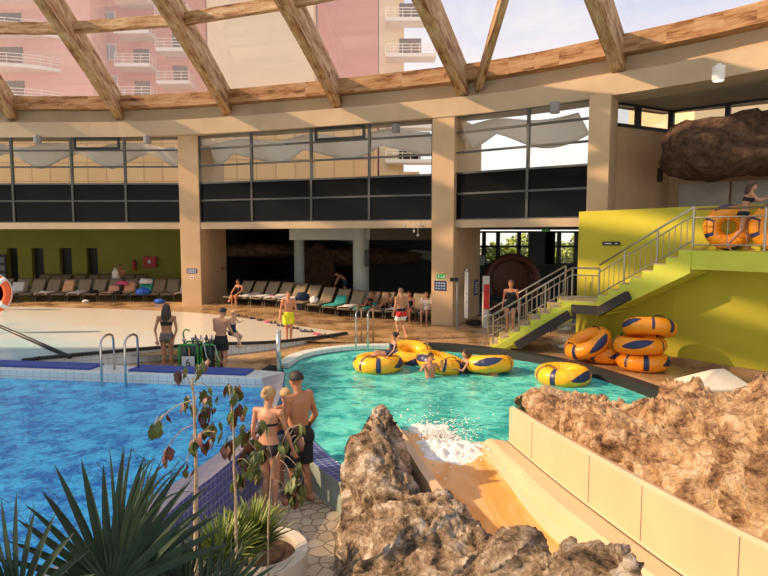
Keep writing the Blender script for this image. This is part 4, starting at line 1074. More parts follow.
# --- 9 landing woman + tube
p=ST.lerp(SR,.07)+dn*.42
person('person','dark-haired woman in a bikini pushing a big ring along the top landing',(p.x+.28,p.y-.25,3.0),face_to(1,-.35),1.64,
 dict(wai=(0,.02,1.09),che=(0,.06,1.26),nb=(0,.10,1.42),hd=(0,.15,1.585),sL=(-.18,.10,1.39),sR=(.18,.10,1.39),eL=(-.2,.26,1.24),wL=(-.14,.46,1.32),eR=(.2,.26,1.22),wR=(.14,.46,1.28),
 kL=(-.09,.14,.50),aL=(-.09,.12,.08),tL=(-.1,.28,.03),kR=(.09,-.06,.50),aR=(.09,-.34,.16),tR=(.1,-.26,.03)),'skin','f',face=(0,1,-.1),
 clothes=[('bikini_bottom','c_black',{'tor1':(-9,.25),'thL':(-9,.12),'thR':(-9,.12)},.007,None),BTOP('c_black')],hair=('h_brown','long'))
# --- 12 foreground couple + child
FZ=-.47
p=G(270,513,FZ)
person('person','fair-haired woman in a black bikini standing at the tiled wall in the foreground, back turned',(p.x,p.y,FZ),face_to(.35,1),1.76,
 dict(eL=(-.22,-.05,1.12),wL=(-.20,.06,.90),eR=(.25,.05,1.13),wR=(.30,.12,.88),kL=(-.07,.04,.49),aL=(-.06,-.02,.08),tL=(-.1,.13,.03),kR=(.08,.03,.49),aR=(.10,-.05,.08),tR=(.14,.10,.03),hd=(.0,.03,1.615)),
 'skin','f',face=(.1,1,-.1),clothes=[BRIEF('c_black'),('bikini_top','c_black',{'tor2':(.45,9),'tor3':(-9,9),'neck':(-9,.4)},.006,lambda s,f,u:(-.035<u<-.005) or (f>.02 and -.05<u<.06))],hair=('h_blond','bun'),vox=.014)
p=G(300,503,FZ)
person('person','tanned man in black knee-length shorts standing at the tiled wall, turned towards the pool',(p.x,p.y,FZ),face_to(-.75,.55),1.90,
 dict(eL=(-.25,.02,1.13),wL=(-.22,.20,.98),eR=(.28,-.03,1.13),wR=(.27,.12,.90),hd=(0,.05,1.62),kL=(-.09,.05,.49),aL=(-.08,.02,.08),tL=(-.10,.18,.03),kR=(.10,-.01,.49),aR=(.12,-.07,.08),tR=(.15,.08,.03)),
 'skin_tan','m',face=(-.1,1,-.12),clothes=[SH(.90,'c_black',.022)],hair=('h_dark','short'),vox=.014,build=1.10)
p=G(284,497,FZ)
person('person','small blond child standing between the couple in the foreground',(p.x-.02,p.y+.42,FZ),face_to(-.6,1),1.50,
 dict(),'skin_tan','c',face=(-.3,1,0),clothes=[SH(.5,'c_navy',.014)],hair=('h_blond','short'),vox=.018)
# ================================================================ LOUNGERS
def make_lounger(label):
    """feet end at y=0 towards -Y viewer, head at y=+1.9"""
    t=thing('sun_lounger',label,'sun lounger',(0,0,0),0,'beige sun loungers')
    mb=MB()
    for s in(-1,1): mb.bar(V((s*.29,0,.32)),V((s*.29,1.9,.32)),.035,.05)
    for y in(0,.6,1.25,1.9): mb.bar(V((-.29,y,.32)),V((.29,y,.32)),.03,.04)
    mb.build('frame','lframe',t)
    for x in(-.29,.29):
        for y in(.15,1.6):
            m2=MB(); m2.bar(V((x,y,.31)),V((x*1.03,y+(.06 if y>1 else -.06),0)),.035,.035,V((1,0,0))); m2.build('leg','lframe',t)
    m2=MB(); m2.grid(lambda u,v:V((lerp(-.28,.28,u),lerp(0,1.22,v),.36-.02*math.sin(PI*u))),6,8); m2.build('seat_mesh','lounger',t,smooth=True,solid=.025)
    a=math.radians(50)
    m2=MB(); m2.grid(lambda u,v:V((lerp(-.28,.28,u),1.2+v*.78*math.cos(a),.36+v*.78*math.sin(a)-.02*math.sin(PI*u))),6,6); b=m2.build('backrest','lounger',t,smooth=True,solid=.03)
    m2=MB(); m2.tube([(-.29,1.2,.36),(-.29,1.2+.8*math.cos(a),.36+.8*math.sin(a)),(.29,1.2+.8*math.cos(a),.36+.8*math.sin(a)),(.29,1.2,.36)],.016,6); m2.build('backrest_frame','lframe',b)
    return t
L0=None
def lounger(x,y,rz,label):
    global L0
    z=zd(x,y)
    if L0 is None: L0=make_lounger(label); L0.location=(x,y,z); L0.rotation_euler=(0,0,rz); return L0
    return dup(L0,(x,y,z),rz,label)
nth=['first','second','third','fourth','fifth','sixth','seventh','eighth','ninth','tenth','eleventh','twelfth','thirteenth','fourteenth','fifteenth']
front=[]
for i in range(13):
    px=14+i*14.2; p=G(px,298+.25*i,.3); 
    if i<12: lounger(p.x,27.8,.12+.05*rnd.uniform(-1,1),'beige sun lounger facing the beach pool, %s from left in front row'%nth[i])
    front.append((p.x,27.8))
for i in range(9):
    x=D(24+i*13.2,280,31).x; lounger(x,31.1,rnd.uniform(-.08,.08),'beige sun lounger close to the olive wall, %s from left in back row'%nth[i])
A_=V((-7.0,26.4)); B_=V((1.55,23.15)); nn_=nrm(A_,B_)
mid=[]
for i in range(14):
    if i in(): continue
    p=A_.lerp(B_,i/13.0)+nn_*.15; ang=math.atan2(nn_.y,nn_.x)-PI/2
    mid.append((p.x,p.y,ang))
    lounger(p.x,p.y,ang+.02*rnd.uniform(-1,1),'beige sun lounger between the pillars, %s from the left pillar'%nth[i])
# ---- towels
def towel(x,y,rz,m,label,y0=.0,y1=1.2,back=0,w=.5,seed=0,z0=None,group='towels on the loungers'):
    """drapes over seat (y0..y1) and up the backrest by `back` metres"""
    mb=MB(); a=math.radians(50); r=seed*3.1
    def f(u,v):
        s=lerp(y0,y1+back,v); xx=lerp(-w/2,w/2,u)
        if s<1.2 or back==0: yy,zz=s,.385
        else: yy,zz=1.2+(s-1.2)*math.cos(a)-.03,.375+(s-1.2)*math.sin(a)+.03
        n=noise.noise(V((xx*4+r,s*4,seed)))
        hang=0
        if abs(u-.5)>.44: hang=-.10
        if back<=0: zz+=.05*abs(n)+.02*max(0,math.sin(s*9+r))
        return V((xx+.03*n,yy,zz+.025*n+hang+.02))
    mb.grid(f,12,18)
    o=mb.build('towel',m,smooth=True,solid=.02,loc=(x,y,zd(x,y))); o.rotation_euler=(0,0,rz)
    return tag(o,label,'towel',group)
def heap(x,y,z,m,label,r=(.22,.18,.10),name='clothes_pile',cat='clothes',group='things left on the loungers',seed=1):
    mb=MB()
    def f(p):
        return V((p.x,p.y,max(p.z,-.6)))*(1+.35*noise.fractal(p*2.2+V((seed*5,0,0)),1,2,3))
    mb.ell((0,0,r[2]*.6),r,n=22,fn=f); return tag(mb.build(name,m,smooth=True,loc=(x,y,z)),label,cat,group)
fx=lambda i:front[i][0]
towel(fx(1)-.1,27.75,.15,'c_towel','white towel spread over the second lounger of the left row',0,1.2,.5,.56,1)
towel(fx(4),27.75,.1,'c_peach','peach towel leaning on the backrest of the fifth lounger of the left row',.7,1.2,.6,.5,2)
towel(fx(5),27.7,.1,'c_towel','crumpled cream towel on the sixth lounger of the left row',0,1.2,0,.54,3)
towel(fx(3),27.7,.1,'c_towel','crumpled cream towel on the fourth lounger of the left row',0,1.0,0,.54,13)
towel(fx(7),27.75,.1,'c_peach','peach towel on the eighth lounger of the left row',.1,1.2,.3,.5,4)
towel(fx(8),27.8,.1,'c_peach','peach towel beside the pink one on the left row',.3,1.2,.5,.5,14)
towel(fx(9)+.1,27.8,.1,'c_teal','teal towel hung over a backrest near the left pillar',1.0,1.2,.7,.56,5)
towel(fx(11)+.62,27.8,.1,'c_towel','white towel draped over the lounger next to the left pillar',.0,1.2,.72,.56,6)
heap(fx(6),28.3,.66,'c_black','black bag on the seventh lounger of the left row',name='beach_bag',cat='bag',seed=2)
heap(fx(8)-.1,27.75,.66,'c_black','black bag at the foot of the ninth lounger of the left row',name='beach_bag',cat='bag',seed=3)
heap(fx(7)+.3,29.0,1.0,'c_pink','pink towel bundle on a backrest of the left row',(.3,.2,.12),seed=4)
heap(fx(10)-.35,27.7,.64,'c_blue','bright blue bag on the lounger left of the pillar',(.34,.24,.2),name='beach_bag',cat='bag',seed=5)
heap(fx(9),29.0,1.05,'c_towel','white bundle on a lounger back behind the blue bag',(.34,.2,.16),seed=6)
p=G(158,304,.3); heap(p.x,p.y+.2,.31,'c_blue','dark blue bag on the deck beside the left pillar',(.24,.16,.12),name='beach_bag',cat='bag',seed=7)
p=G(86,302,.3); heap(p.x,p.y,.31,'c_white','small white box-like bundle on the deck in front of the left row',(.16,.12,.06),seed=8)
p=G(2,303,.3)
towel(p.x+.1,p.y-.3,.3,'c_lime','pale green towel lying low at the far left behind the lifebuoy',0,1.1,0,.5,21)
for i,(k,m_,b0,lab) in enumerate([(1,'c_towel',0,'white towel on the second lounger from the left pillar'),(2,'c_towel',0,'white towel on the third lounger from the left pillar'),(3,'c_towel',0,'white towel on the fourth lounger from the left pillar'),
  (4,'c_towel',0,'white towel on the fifth lounger from the left pillar'),(7,'c_teal',.35,'pale teal towel sliding off a lounger by the bending man'),(8,'c_towel',0,'white towel on the ninth lounger from the left pillar'),(9,'c_teal',.3,'teal towel on the lounger in front of the round column'),(11,'c_towel',0,'white towel on the lounger behind the man in banded shorts')]):
    x,y,a=mid[k]; towel(x,y,a,m_,lab,0,1.2,b0,.54,30+i)
x,y,a=mid[5]; heap(x+.1,y+.75,zd(x,y)+.37,'c_navy','dark navy bag on the sixth lounger between the pillars',(.28,.22,.22),name='beach_bag',cat='bag',seed=9)
x,y,a=mid[6]; heap(x,y+.5,zd(x,y)+.37,'c_white','white bag on the seventh lounger between the pillars',(.18,.18,.18),name='beach_bag',cat='bag',seed=10)
x,y,a=mid[3]; heap(x+.1,y+.3,zd(x,y)+.38,'c_pink','small pink bundle on the white towels between the pillars',(.14,.1,.06),seed=11)
x,y,a=mid[13]; heap(x+.4,y+.4,zd(x,y)+.37,'c_teal','teal bundle on the last lounger by the sunlit pillar',(.26,.2,.12),seed=12)
# ---- people on loungers
x,y,a=mid[10]; z=zd(x,y)+.40; 
def on(i,dy,dz,label,pose,skin,sex,cl,hair,h=1.64,rz=0,face=(0,1,-.1)):
    x,y,a=mid[i]; d=V((-math.sin(a),math.cos(a))); q=V((x,y))+d*dy
    return person('person',label,(q.x,q.y,zd(x,y)+dz),a+PI+rz,h,pose,skin,sex,face,cl,hair)
on(9,1.0,.36,'person lying back on the lounger behind the man in yellow shorts',REC,'skin_tan','f',[('swimsuit','c_black',{'tor1':(-9,9),'tor2':(-9,9),'thL':(-9,.1),'thR':(-9,.1)},.006,None)],('h_dark','short'))
on(10,1.0,.36,'sunbather in dark trunks reclining right of the round column',REC,'skin','m',[SH(.3,'c_navy',.01)],('h_dark','short'))
on(12,.25,-.06,'person in dark swimwear sitting on a lounger edge behind the banded shorts',SIT,'skin_red','f',[SUIT('c_black')],('h_brown','bun'))
on(13,.25,-.06,'person wrapped in a pale towel sitting nearest the sunlit pillar',SIT,'skin_pale','f',[('wrap_towel','c_towel',{'tor1':(-9,9),'tor2':(-9,9),'tor3':(-9,.8),'uaL':(-9,.9),'uaR':(-9,.9),'thL':(-9,.55),'thR':(-9,.55)},.022,None)],('h_lt','bun'))
x,y,a=mid[1]
person('person','woman in black swimwear sitting on the lounger beside the left pillar',(x-.15,y+.35,zd(x,y)-.06),face_to(-.5,-1),1.6,{**SIT,'wR':(.20,.5,.35),'eR':(.24,.28,.66)},'skin_red','f',face=(.2,1,-.1),clothes=[SUIT('c_black')],hair=('h_dark','bun'))
p=D(122,282,30.2)
person('person','person holding a white towel standing among the loungers before the olive wall',(p.x,30.1,.3),face_to(.3,-1),1.62,
  dict(eL=(-.24,.1,1.15),wL=(-.1,.3,1.2),eR=(.24,.05,1.15),wR=(.12,.28,1.2)),'skin_tan','m',clothes=[SH(.6,'c_navy')],hair=('h_dark','short'))
heap(p.x-.15,29.85,1.05,'c_towel','white towel held by the person standing before the olive wall',(.18,.14,.42),seed=15,name='towel',cat='towel')
p=G(3,310,.3)
person('person','person bending at the far left edge behind the orange lifebuoy',(p.x-.05,p.y-.2,.3),face_to(.8,-.6),1.6,
  dict(wai=(0,.03,1.08),che=(0,.14,1.22),nb=(0,.25,1.34),hd=(0,.36,1.44),sL=(-.18,.24,1.31),sR=(.18,.24,1.31),eL=(-.2,.36,1.05),wL=(-.16,.5,.85),eR=(.2,.36,1.05),wR=(.16,.5,.85)),'skin_red','m',clothes=[SH(.6,'c_teal')],hair=('h_dark','short'))
# ================================================================ RINGS (inflatable tubes)
def make_tube(name,label,m='yellow',R=.42,r=.225,group='big yellow rings'):
    t=thing(name,label,'swim ring',(0,0,0),0,group)
    mb=MB(); N,n=96,32
    P=[];F=[];mi=[]
    for i in range(N):
        a=2*PI*i/N; g=1-.035*abs(math.cos(a*9))**6
        for j in range(n):
            b=2*PI*j/n; P.append(V(((R+r*g*math.cos(b))*math.cos(a),(R+r*g*math.cos(b))*math.sin(a),r*g*math.sin(b)*.96)))
    for i in range(N):
        for j in range(n):
            F.append((i*n+j,((i+1)%N)*n+j,((i+1)%N)*n+(j+1)%n,i*n+(j+1)%n))
            mi.append(0)
    mb.add(P,F,mi); mb.build('ring',m,t,smooth=True)
    def onr(a,b): 
        g=1-.035*abs(math.cos(a*9))**6; q=r*g*1.012; return V(((R+q*math.cos(b))*math.cos(a),(R+q*math.cos(b))*math.sin(a),q*math.sin(b)*.96))
    for s_ in(0,PI):
        for fn_,a_,b_ in ((lambda u,v:onr(s_+.30+.20*u,lerp(-.7,1.5,v)),6,16),(lambda u,v:onr(s_+1.05+1.25*u,.35+(u-.5)*.7+(v-.5)*1.0*(.03+.97*math.sin(PI*u)**.8)),40,6),(lambda u,v:onr(s_+2.70+.10*u,lerp(-.5,1.6,v)),4,16)):
            pm=MB(); pm.grid(fn_,a_,b_); pm.build('print','navy',t,smooth=True)
    for s in(0,PI):
        h=MB(); c=V((math.cos(s)*R,math.sin(s)*R,r*.95)); d=V((-math.sin(s),math.cos(s),0))
        h.tube(smoothline([c-d*.13-V((0,0,.02)),c-d*.11+V((0,0,.045)),c+d*.11+V((0,0,.045)),c+d*.13-V((0,0,.02))],10),.014,6); h.build('handle','black',t,smooth=True)
    h=MB(); h.tube([V((0,-R+r+.01,0)),V((0,-R+r+.04,.0))],.02,8); h.build('valve','black',t)
    return t
def place(t,loc,rx=0,ry=0,rz=0): t.location=loc; t.rotation_euler=(rx,ry,rz); return t
T0=make_tube('swim_ring','yellow and navy ring floating alone near the far pool kerb')
p=G(563,374,.10); place(T0,(p.x,p.y,ZW+.16),0,0,.5)
def ring_(label,loc,rx=0,ry=0,rz=0,src=None): t=dup(src or T0,loc,None,label); t.rotation_euler=(rx,ry,rz); return t
def GR(px,py,z): return G(px,py,z)
p=G(378,362,.12); ring_('yellow ring with a girl in dark swimwear lying on it',(p.x,p.y,ZW+.17),0,0,1.2)
p=G(411,355,.14); ring_('yellow ring floating just behind the girl, against the kerb',(p.x,p.y+.25,ZW+.2),.25,0,.2)
p=G(441,362,.14); ring_('yellow ring behind the child raising arms in the water',(p.x,p.y,ZW+.2),.22,-.1,2.0)
p=G(488,363,.14); ring_('yellow ring behind the dark-haired child in the water',(p.x,p.y,ZW+.2),.18,.06,2.9)
T1=dup(T0,(0,0,0),None,'orange yellow ring at the bottom of the three-ring stack by the olive wall','orange yellow rings on the deck')
for c in T1.children:
    if c.name.startswith('ring'): c.data=c.data.copy(); c.data.materials[0]=M['orangey']
p=G(652,374,0); q=V((p.x,p.y+.55,0)); place(T1,(q.x,q.y,.215),0,0,.9)
ring_('orange yellow ring in the middle of the three-ring stack',(q.x-.10,q.y+.0,.62),.06,.05,2.6,T1)
ring_('orange yellow ring tilted on top of the three-ring stack',(q.x+.12,q.y-.05,1.06),.12,.24,1.7,T1)
p=G(612,365,0); q=V((p.x,p.y+.5,0)); ring_('orange yellow ring lying flat left of the three-ring stack',(q.x,q.y,.215),0,0,.3,T1)
ring_('orange yellow ring leaning on the flat one at the left of the pile',(q.x-.50,q.y-.05,.50),0,-.52,0.2,T1)
p=ST.lerp(SR,.065)+dn*.72; rr=ring_('orange yellow ring standing upright on the top landing behind the woman',(p.x-.0,p.y+.05,3.0+.56),PI/2,0,-.35,T1); rr.scale=(.86,.86,.86)
p=ST.lerp(SR,.20)+dn*.5; rr=ring_('orange yellow ring upright on the top landing at the right edge',(p.x+.05,p.y,3.0+.56),PI/2,0,-.5,T1); rr.scale=(.86,.86,.86)
# ---- girl on ring, swimmers
p=G(376,362,.12)
person('person','girl in a dark swimsuit lying across the yellow ring nearest the ladder',(p.x+.30,p.y-.12,.26),face_to(-1,-.25),1.35,
  dict(pel=(0,0,.10),wai=(0,-.12,.20),che=(0,-.20,.36),nb=(0,-.24,.52),hd=(0,-.22,.70),sL=(-.17,-.22,.49),sR=(.17,-.22,.49),hL=(-.09,.02,.09),hR=(.09,.02,.09),
   kL=(-.12,.38,.16),aL=(-.12,.72,-.02),tL=(-.12,.84,.0),kR=(.10,.36,.20),aR=(.10,.62,-.08),tR=(.1,.75,-.1),eL=(-.30,-.12,.28),wL=(-.34,.08,.12),eR=(.28,-.30,.28),wR=(.3,-.2,.1)),'skin','f',face=(.2,.8,0),clothes=[('swimsuit','c_navy',{'tor1':(-9,9),'tor2':(-9,9),'tor3':(-9,.5),'thL':(-9,.25),'thR':(-9,.25)},.008,None)],hair=('h_dark','bun'),vox=.02)
ARM=dict(eL=(-.32,.12,1.25),wL=(-.26,.22,1.48),eR=(.32,.10,1.28),wR=(.22,.2,1.45))
p=G(430,377,ZW)
person('person','child standing in the pool with arms raised before the yellow rings',(p.x,p.y,-1.0),face_to(.3,-1),1.50,dict(**ARM),'skin_red','c',face=(0,1,.0),clothes=[SH(.4,'c_navy')],hair=('h_dark','short'),vox=.02)
p=G(466,373,ZW)
person('person','dark-haired child in a black top standing in the pool facing left',(p.x,p.y,-1.0),face_to(-1,-.2),1.50,dict(eL=(-.3,.2,1.2),wL=(-.25,.42,1.25),eR=(.26,.1,1.2),wR=(.2,.36,1.3)),'skin','f',face=(0,1,-.1),
  clothes=[('swim_top','c_black',{'tor1':(-9,9),'tor2':(-9,9),'tor3':(-9,.7)},.01,None)],hair=('h_brown','long'),vox=.02)
# partly seen second person at right edge of landing
p=ST.lerp(SR,.30)+dn*.75
# ================================================================ LIFEBUOY
t=thing('lifebuoy','orange lifebuoy ring with white rope at the far left edge','lifebuoy',D(-8,293,18.5))
mb=MB(); mb.lathe([(.5+.125*math.cos(a),.125*math.sin(a)) for a in [2*PI*k/16 for k in range(17)]],n=40,axis=Matrix.Rotation(PI/2,3,'X')); mb.build('ring','orange',t,smooth=True)
for k in range(4):
    a=PI/4+k*PI/2; m2=MB(); m2.tube([V((.5*math.cos(a+d),0,.5*math.sin(a+d))) for d in(-.13,0,.13)],.131,16); m2.build('band','white',t,smooth=True)
mb=MB(); mb.tube(smoothline([V((.64*math.cos(a),-.03+.02*math.sin(a*4),.64*math.sin(a)+(-.15 if -2.2<a<-1 else 0))) for a in [2*PI*k/16-PI for k in range(17)]],48),.012,5); mb.build('rope','white',t)
pz=D(-8,293,18.5); mb=MB(); mb.tube([(0,.16,.1),(0,.16,-pz.z)],.04,8); mb.build('post','grey',t)
# divider bar on beach pool
a=G(70,357,.36); b=G(-60,300,.36)
mb=MB(); mb.tube([a,b],.055,8); tag(mb.build('pool_divider','dark',smooth=True),'dark floating bar across the beach pool at left','bar')
# ================================================================ LADDERS, POSTS
def hoop(mb,p,q,h,r=.024):
    pts=[p]+[p.lerp(q,.0)+V((0,0,h-.12-p.z))]+[V((lerp(p.x,q.x,.5-.5*math.cos(PI*k/6)),lerp(p.y,q.y,.5-.5*math.cos(PI*k/6)),h-.10+.14*math.sin(PI*k/6))) for k in range(1,6)]+[V((q.x,q.y,h-.12)),q]
    mb.tube(pts,r,10)
t=thing('pool_ladder','stainless steel ladder hooped over the rim of the blue pool','ladder',G(115,385,.1))
for px in(102,126):
    p=G(px,384,.2); q=G(px+12.5,369.5,ZR); p.z=-.7
    mb=MB(); hoop(mb,p,q,1.16); mb.build('handrail','chrome',t,world=True,smooth=True)
for k in range(3):
    p=G(103,384,.2);q=G(127,384,.2); z=.05-.28*k; mb=MB(); mb.box((p+q)/2-V((0,0,(p+q).z/2-z)),((q-p).length,.09,.03)); mb.build('step','chrome',t,world=True)
t=thing('pool_ladder','stainless steel ladder at the far edge of the splash pool beside the man in yellow','ladder',G(366,350,0))
for px in(356,368):
    p=G(px,352,ZW); q=G(px+1,345,0); p.z=-.8; q=q+V((.12,.45,0))
    mb=MB(); hoop(mb,p,q,1.12); mb.build('handrail','chrome',t,world=True,smooth=True)
for k in range(3):
    p=G(357,352,0);q=G(369,352,0); mb=MB(); mb.box(((p.x+q.x)/2,(p.y+q.y)/2,-.15-.25*k),((q-p).length,.09,.03)); mb.build('step','chrome',t,world=True)
p=G(279,371,ZR); mb=MB(); mb.tube([(p.x,p.y,.3),(p.x,p.y,1.25)],.055,12); mb.ell((p.x,p.y,1.25),(.055,.055,.03)); tag(mb.build('steel_post','chrome',smooth=True),'thick steel post at the corner of the blue pool','post')
heap(p.x-.3,p.y+.75,0.0,'c_black','dark bag on the deck at the pool corner by the steel post',(.28,.22,.2),name='beach_bag',cat='bag',seed=19)
# sandals along the beach edge
for i in range(14):
    px=238+i*7.2+rnd.uniform(-1,1); py=319.0+i*.95+rnd.uniform(-.7,.5); p=G(px,py,.25); z=zd(p.x,p.y)
    mb=MB(); a=rnd.uniform(0,3); R=Matrix.Rotation(a,3,'Z')
    for s in(-1,1):
        mb.ell(V((p.x,p.y,z+.05))+R@V((s*.07,0,0)),(.055,.14,.02),R,10); mb.tube([V((p.x,p.y,z+.05))+R@V((s*.07-.05,.03,0)),V((p.x,p.y,z+.11))+R@V((s*.07,.04,0)),V((p.x,p.y,z+.05))+R@V((s*.07+.05,.03,0))],.014,5)
    tag(mb.build('sandals',['c_black','h_brown','c_navy','h_dark','c_pink','h_brown','c_black'][i%7]),'pair of sandals left along the edge of the beach pool','sandals','sandals along the beach pool edge')
# ================================================================ TROLLEY WITH CYLINDERS
p=G(199,376,0); c=V((p.x,p.y+.1,0)); tr=thing('equipment_trolley','green framed trolley of dark cylinders and hoses with a number 6 plate','trolley',c)
w_,d_,h_=.78,.5,.95
for nm,x0,x1 in(('frame',-.42,.02),('frame',.10,.50)):
    mb=MB()
    for y in(-.22,.22):
        mb.tube([(x0,y,0.06),(x0,y,.72),(x0+.05,y,.78),(x1-.05,y,.78),(x1,y,.72),(x1,y,.06)],.026,8)
        mb.tube([(x0,y,.2),(x1,y,.2)],.02,6)
    for x in(x0,x1): mb.tube([(x,-.22,.4),(x,.22,.4)],.018,6); mb.tube([(x,-.22,.1),(x,.22,.1)],.018,6)
    mb.build(nm,'green_metal',tr,smooth=True)
for k in range(6):
    x=-.34+.16*k; y=.08*(1 if k%2 else -1); mb=MB(); mb.lathe([(.03,.08),(.085,.1),(.085,.66),(.06,.74),(.02,.78),(.02,.84)],(x,y,0),14); cy=mb.build('cylinder','tank',tr,smooth=True)
    mb=MB(); mb.lathe([(.035,.84),(.045,.86),(.045,.9),(.01,.92)],(x,y,0),10); mb.tube([(x-.05,y,.87),(x+.05,y,.87)],.014,6); mb.build('valve','chrome',cy)
for k in range(5):
    x=-.1+.13*k; mb=MB(); mb.tube(smoothline([(x,0,.86),(x+.05,-.12,1.0),(x+.15,-.25,.8),(x+.22,-.27,.5),(x+.3,-.2,.35)],14),.013,6); mb.build('hose','hose' if k%2 else 'black',tr,smooth=True)
mb=MB(); mb.box((-.20,-.25,.36),(.30,.015,.30)); pl=mb.build('number_plate','signpale',tr)
text_mesh('6',.26,'number','black',pl,(-.20,-.262,.35),(PI/2,0,0))
for x in(-.38,.46):
    for y in(-.2,.2):
        mb=MB(); mb.lathe([(.05,-.02),(.06,-.015),(.06,.015),(.05,.02)],(x,y,.06),14,axis=Matrix.Rotation(PI/2,3,'X')); mb.build('wheel','black',tr)
mb=MB(); mb.tube([(-.42,.22,.7),(-.46,.22,1.0),(-.4,.22,1.08),(-.3,.22,1.05)],.02,6); mb.build('push_handle','green_metal',tr,smooth=True)
# small table and chairs under the stairs, chair by pillar
def chair(x,y,rz,label):
    t=thing('cafe_chair',label,'chair',(x,y,0),rz,'dark cafe chairs'); mb=MB(); mb.box((0,0,.45),(.42,.42,.03)); mb.build('seat','dark',t,bevel=.01)
    for a in(-.19,.19):
        for b in(-.19,.19): m=MB(); m.tube([(a,b,.45),(a*1.1,b*1.1,0)],.014,6); m.build('leg','dark',t)
    mb=MB(); mb.tube([(-.2,.2,.45),(-.2,.26,.88),(.2,.26,.88),(.2,.2,.45)],.014,6); mb.build('back_frame','dark',t)
    mb=MB(); mb.box((0,.24,.72),(.36,.02,.26)); mb.build('backrest','dark',t); return t
p=G(533,334,0); chair(p.x,p.y+.6,.4,'dark cafe chair in the shade under the lower stair flight, left one')
p=G(549,336,0); chair(p.x,p.y+.6,-.3,'dark cafe chair in the shade under the lower stair flight, right one')
p=G(433,323,0); chair(p.x-.05,p.y+.5,-1.2,'dark chair standing by the foot of the sunlit pillar')
p=G(474,325,0); heap(p.x,p.y,0,'c_black','black bundle on the floor at the inner corner of the sunlit pillar',(.3,.22,.12),seed=22)
# ================================================================ SLIDE
Rb=[V((2.02,9.45,.04)),V((2.17,8.0,.16)),V((2.32,6.6,.30)),V((2.55,4.9,.47)),V((2.85,3.2,.66)),V((3.15,1.4,.85)),V((3.4,-.5,1.05))]
Lt=[G(386,408,.30),G(408,438,.30),G(443,487,.32),G(476,522,.38),V((1.20,4.75,.55)),V((1.35,3.2,.74)),V((1.5,1.4,.93)),V((1.6,-.5,1.13))]
sl=thing('water_slide','cream water slide run-out ending in the splash pool','slide',(1.9,7,-.4))
def sec(u):
    b=poly_at(Rb,u); l=poly_at(Lt,u); out=[]
    x=(b-l); x.z=0; x.normalize(); fz=b.z-lerp(.11,.30,min(1,u*2.5))
    wh=.56+.04*u
    out=[l-x*.14+V((0,0,-.9)),l-x*.14,l-x*.02,l+x*.02-V((0,0,.05)),V((l.x,l.y,fz+.12))+x*.10,V((l.x,l.y,fz+.02))+x*.22]
    m_=[V((lerp(l.x,b.x,t),lerp(l.y,b.y,t),fz)) for t in(.35,.5,.65)]
    r_=[V((b.x,b.y,fz+.01))-x*.52,V((b.x,b.y,lerp(fz,b.z,.35)))-x*.42,V((b.x,b.y,lerp(fz,b.z,.8)))-x*.36,b-x*.30,b-x*.03,b+V((0,0,.03)),b+V((0,0,wh)),b+x*.05+V((0,0,wh+.03)),b+x*.16+V((0,0,wh)),b+x*.16+V((0,0,-.9))]
    return out+m_+r_
SN=60; S_=[sec(i/SN) for i in range(SN+1)]; nS=len(S_[0])
def strip_mesh(nm,a,b,m,smooth=True):
    mb=MB(); P=[p for s in S_ for p in s[a:b+1]]; k=b-a+1
    F=[(i*k+j,i*k+j+1,(i+1)*k+j+1,(i+1)*k+j) for i in range(SN) for j in range(k-1)]
    mb.add(P,F); return mb.build(nm,m,sl,world=True,smooth=False)
strip_mesh('left_wall',0,5,'slide'); strip_mesh('channel_floor',5,9,'slidewet'); strip_mesh('right_lip',9,13,'slide'); strip_mesh('right_wall',13,18,'slide')
# seams on the right wall
for u in(.12,.335,.44,.56,.70):
    b=poly_at(Rb,u); s=sec(u); mb=MB(); d=(poly_at(Rb,u+.01)-b).normalized(); x=V((d.y,-d.x,0)).normalized(); x=x if x.x<0 else -x
    mb.bar(s[14]+x*.004,s[15]+x*.004,.006,.006,d); mb.build('panel_seam','grey',sl,world=True)
mb=MB(); A=[s[13]+V((-.004,0,.006)) for s in S_]; mb.tube(A,.006,4); mb.build('wall_joint','dark',sl,world=True)
# foam at the outflow
def foam(c,rx,ry,seed,lab,h=.10):
    mb=MB()
    def f(u,v):
        a=u*2*PI; r=v; k=1+.35*noise.noise(V((math.cos(a)*2,math.sin(a)*2,seed)))
        x,y=c.x+math.cos(a)*r*rx*k,c.y+math.sin(a)*r*ry*k
        z=ZW-.02+(1-v**2)*h*(.6+.8*abs(noise.fractal(V((x*4,y*4,seed)),1,2,4)))
        return V((x,y,z))
    mb.grid(f,64,24); tag(mb.build('foam',['foam'],smooth=True),lab,'foam',kind='stuff')
foam(G(448,452,ZW),.66,.85,3,'white churning foam where the slide meets the pool',.16)
foam(G(430,432,ZW),.48,.8,7,'thin white foam drifting off the slide end',.05)
mb=MB()
for k in range(900):
    a=rnd.uniform(0,2*PI); r=abs(rnd.gauss(0,.55)); c=G(437,440,ZW)+V((math.cos(a)*r*.85,math.sin(a)*r*1.3,0)); s=rnd.uniform(.006,.016)
    mb.ell(c+V((0,0,.05+abs(rnd.gauss(0,.05)))),(s*1.4,s*1.6,s*.6),n=6)
tag(mb.build('splash_drops','foam',smooth=True),'scattered white splashes around the slide foam','splash',kind='stuff')
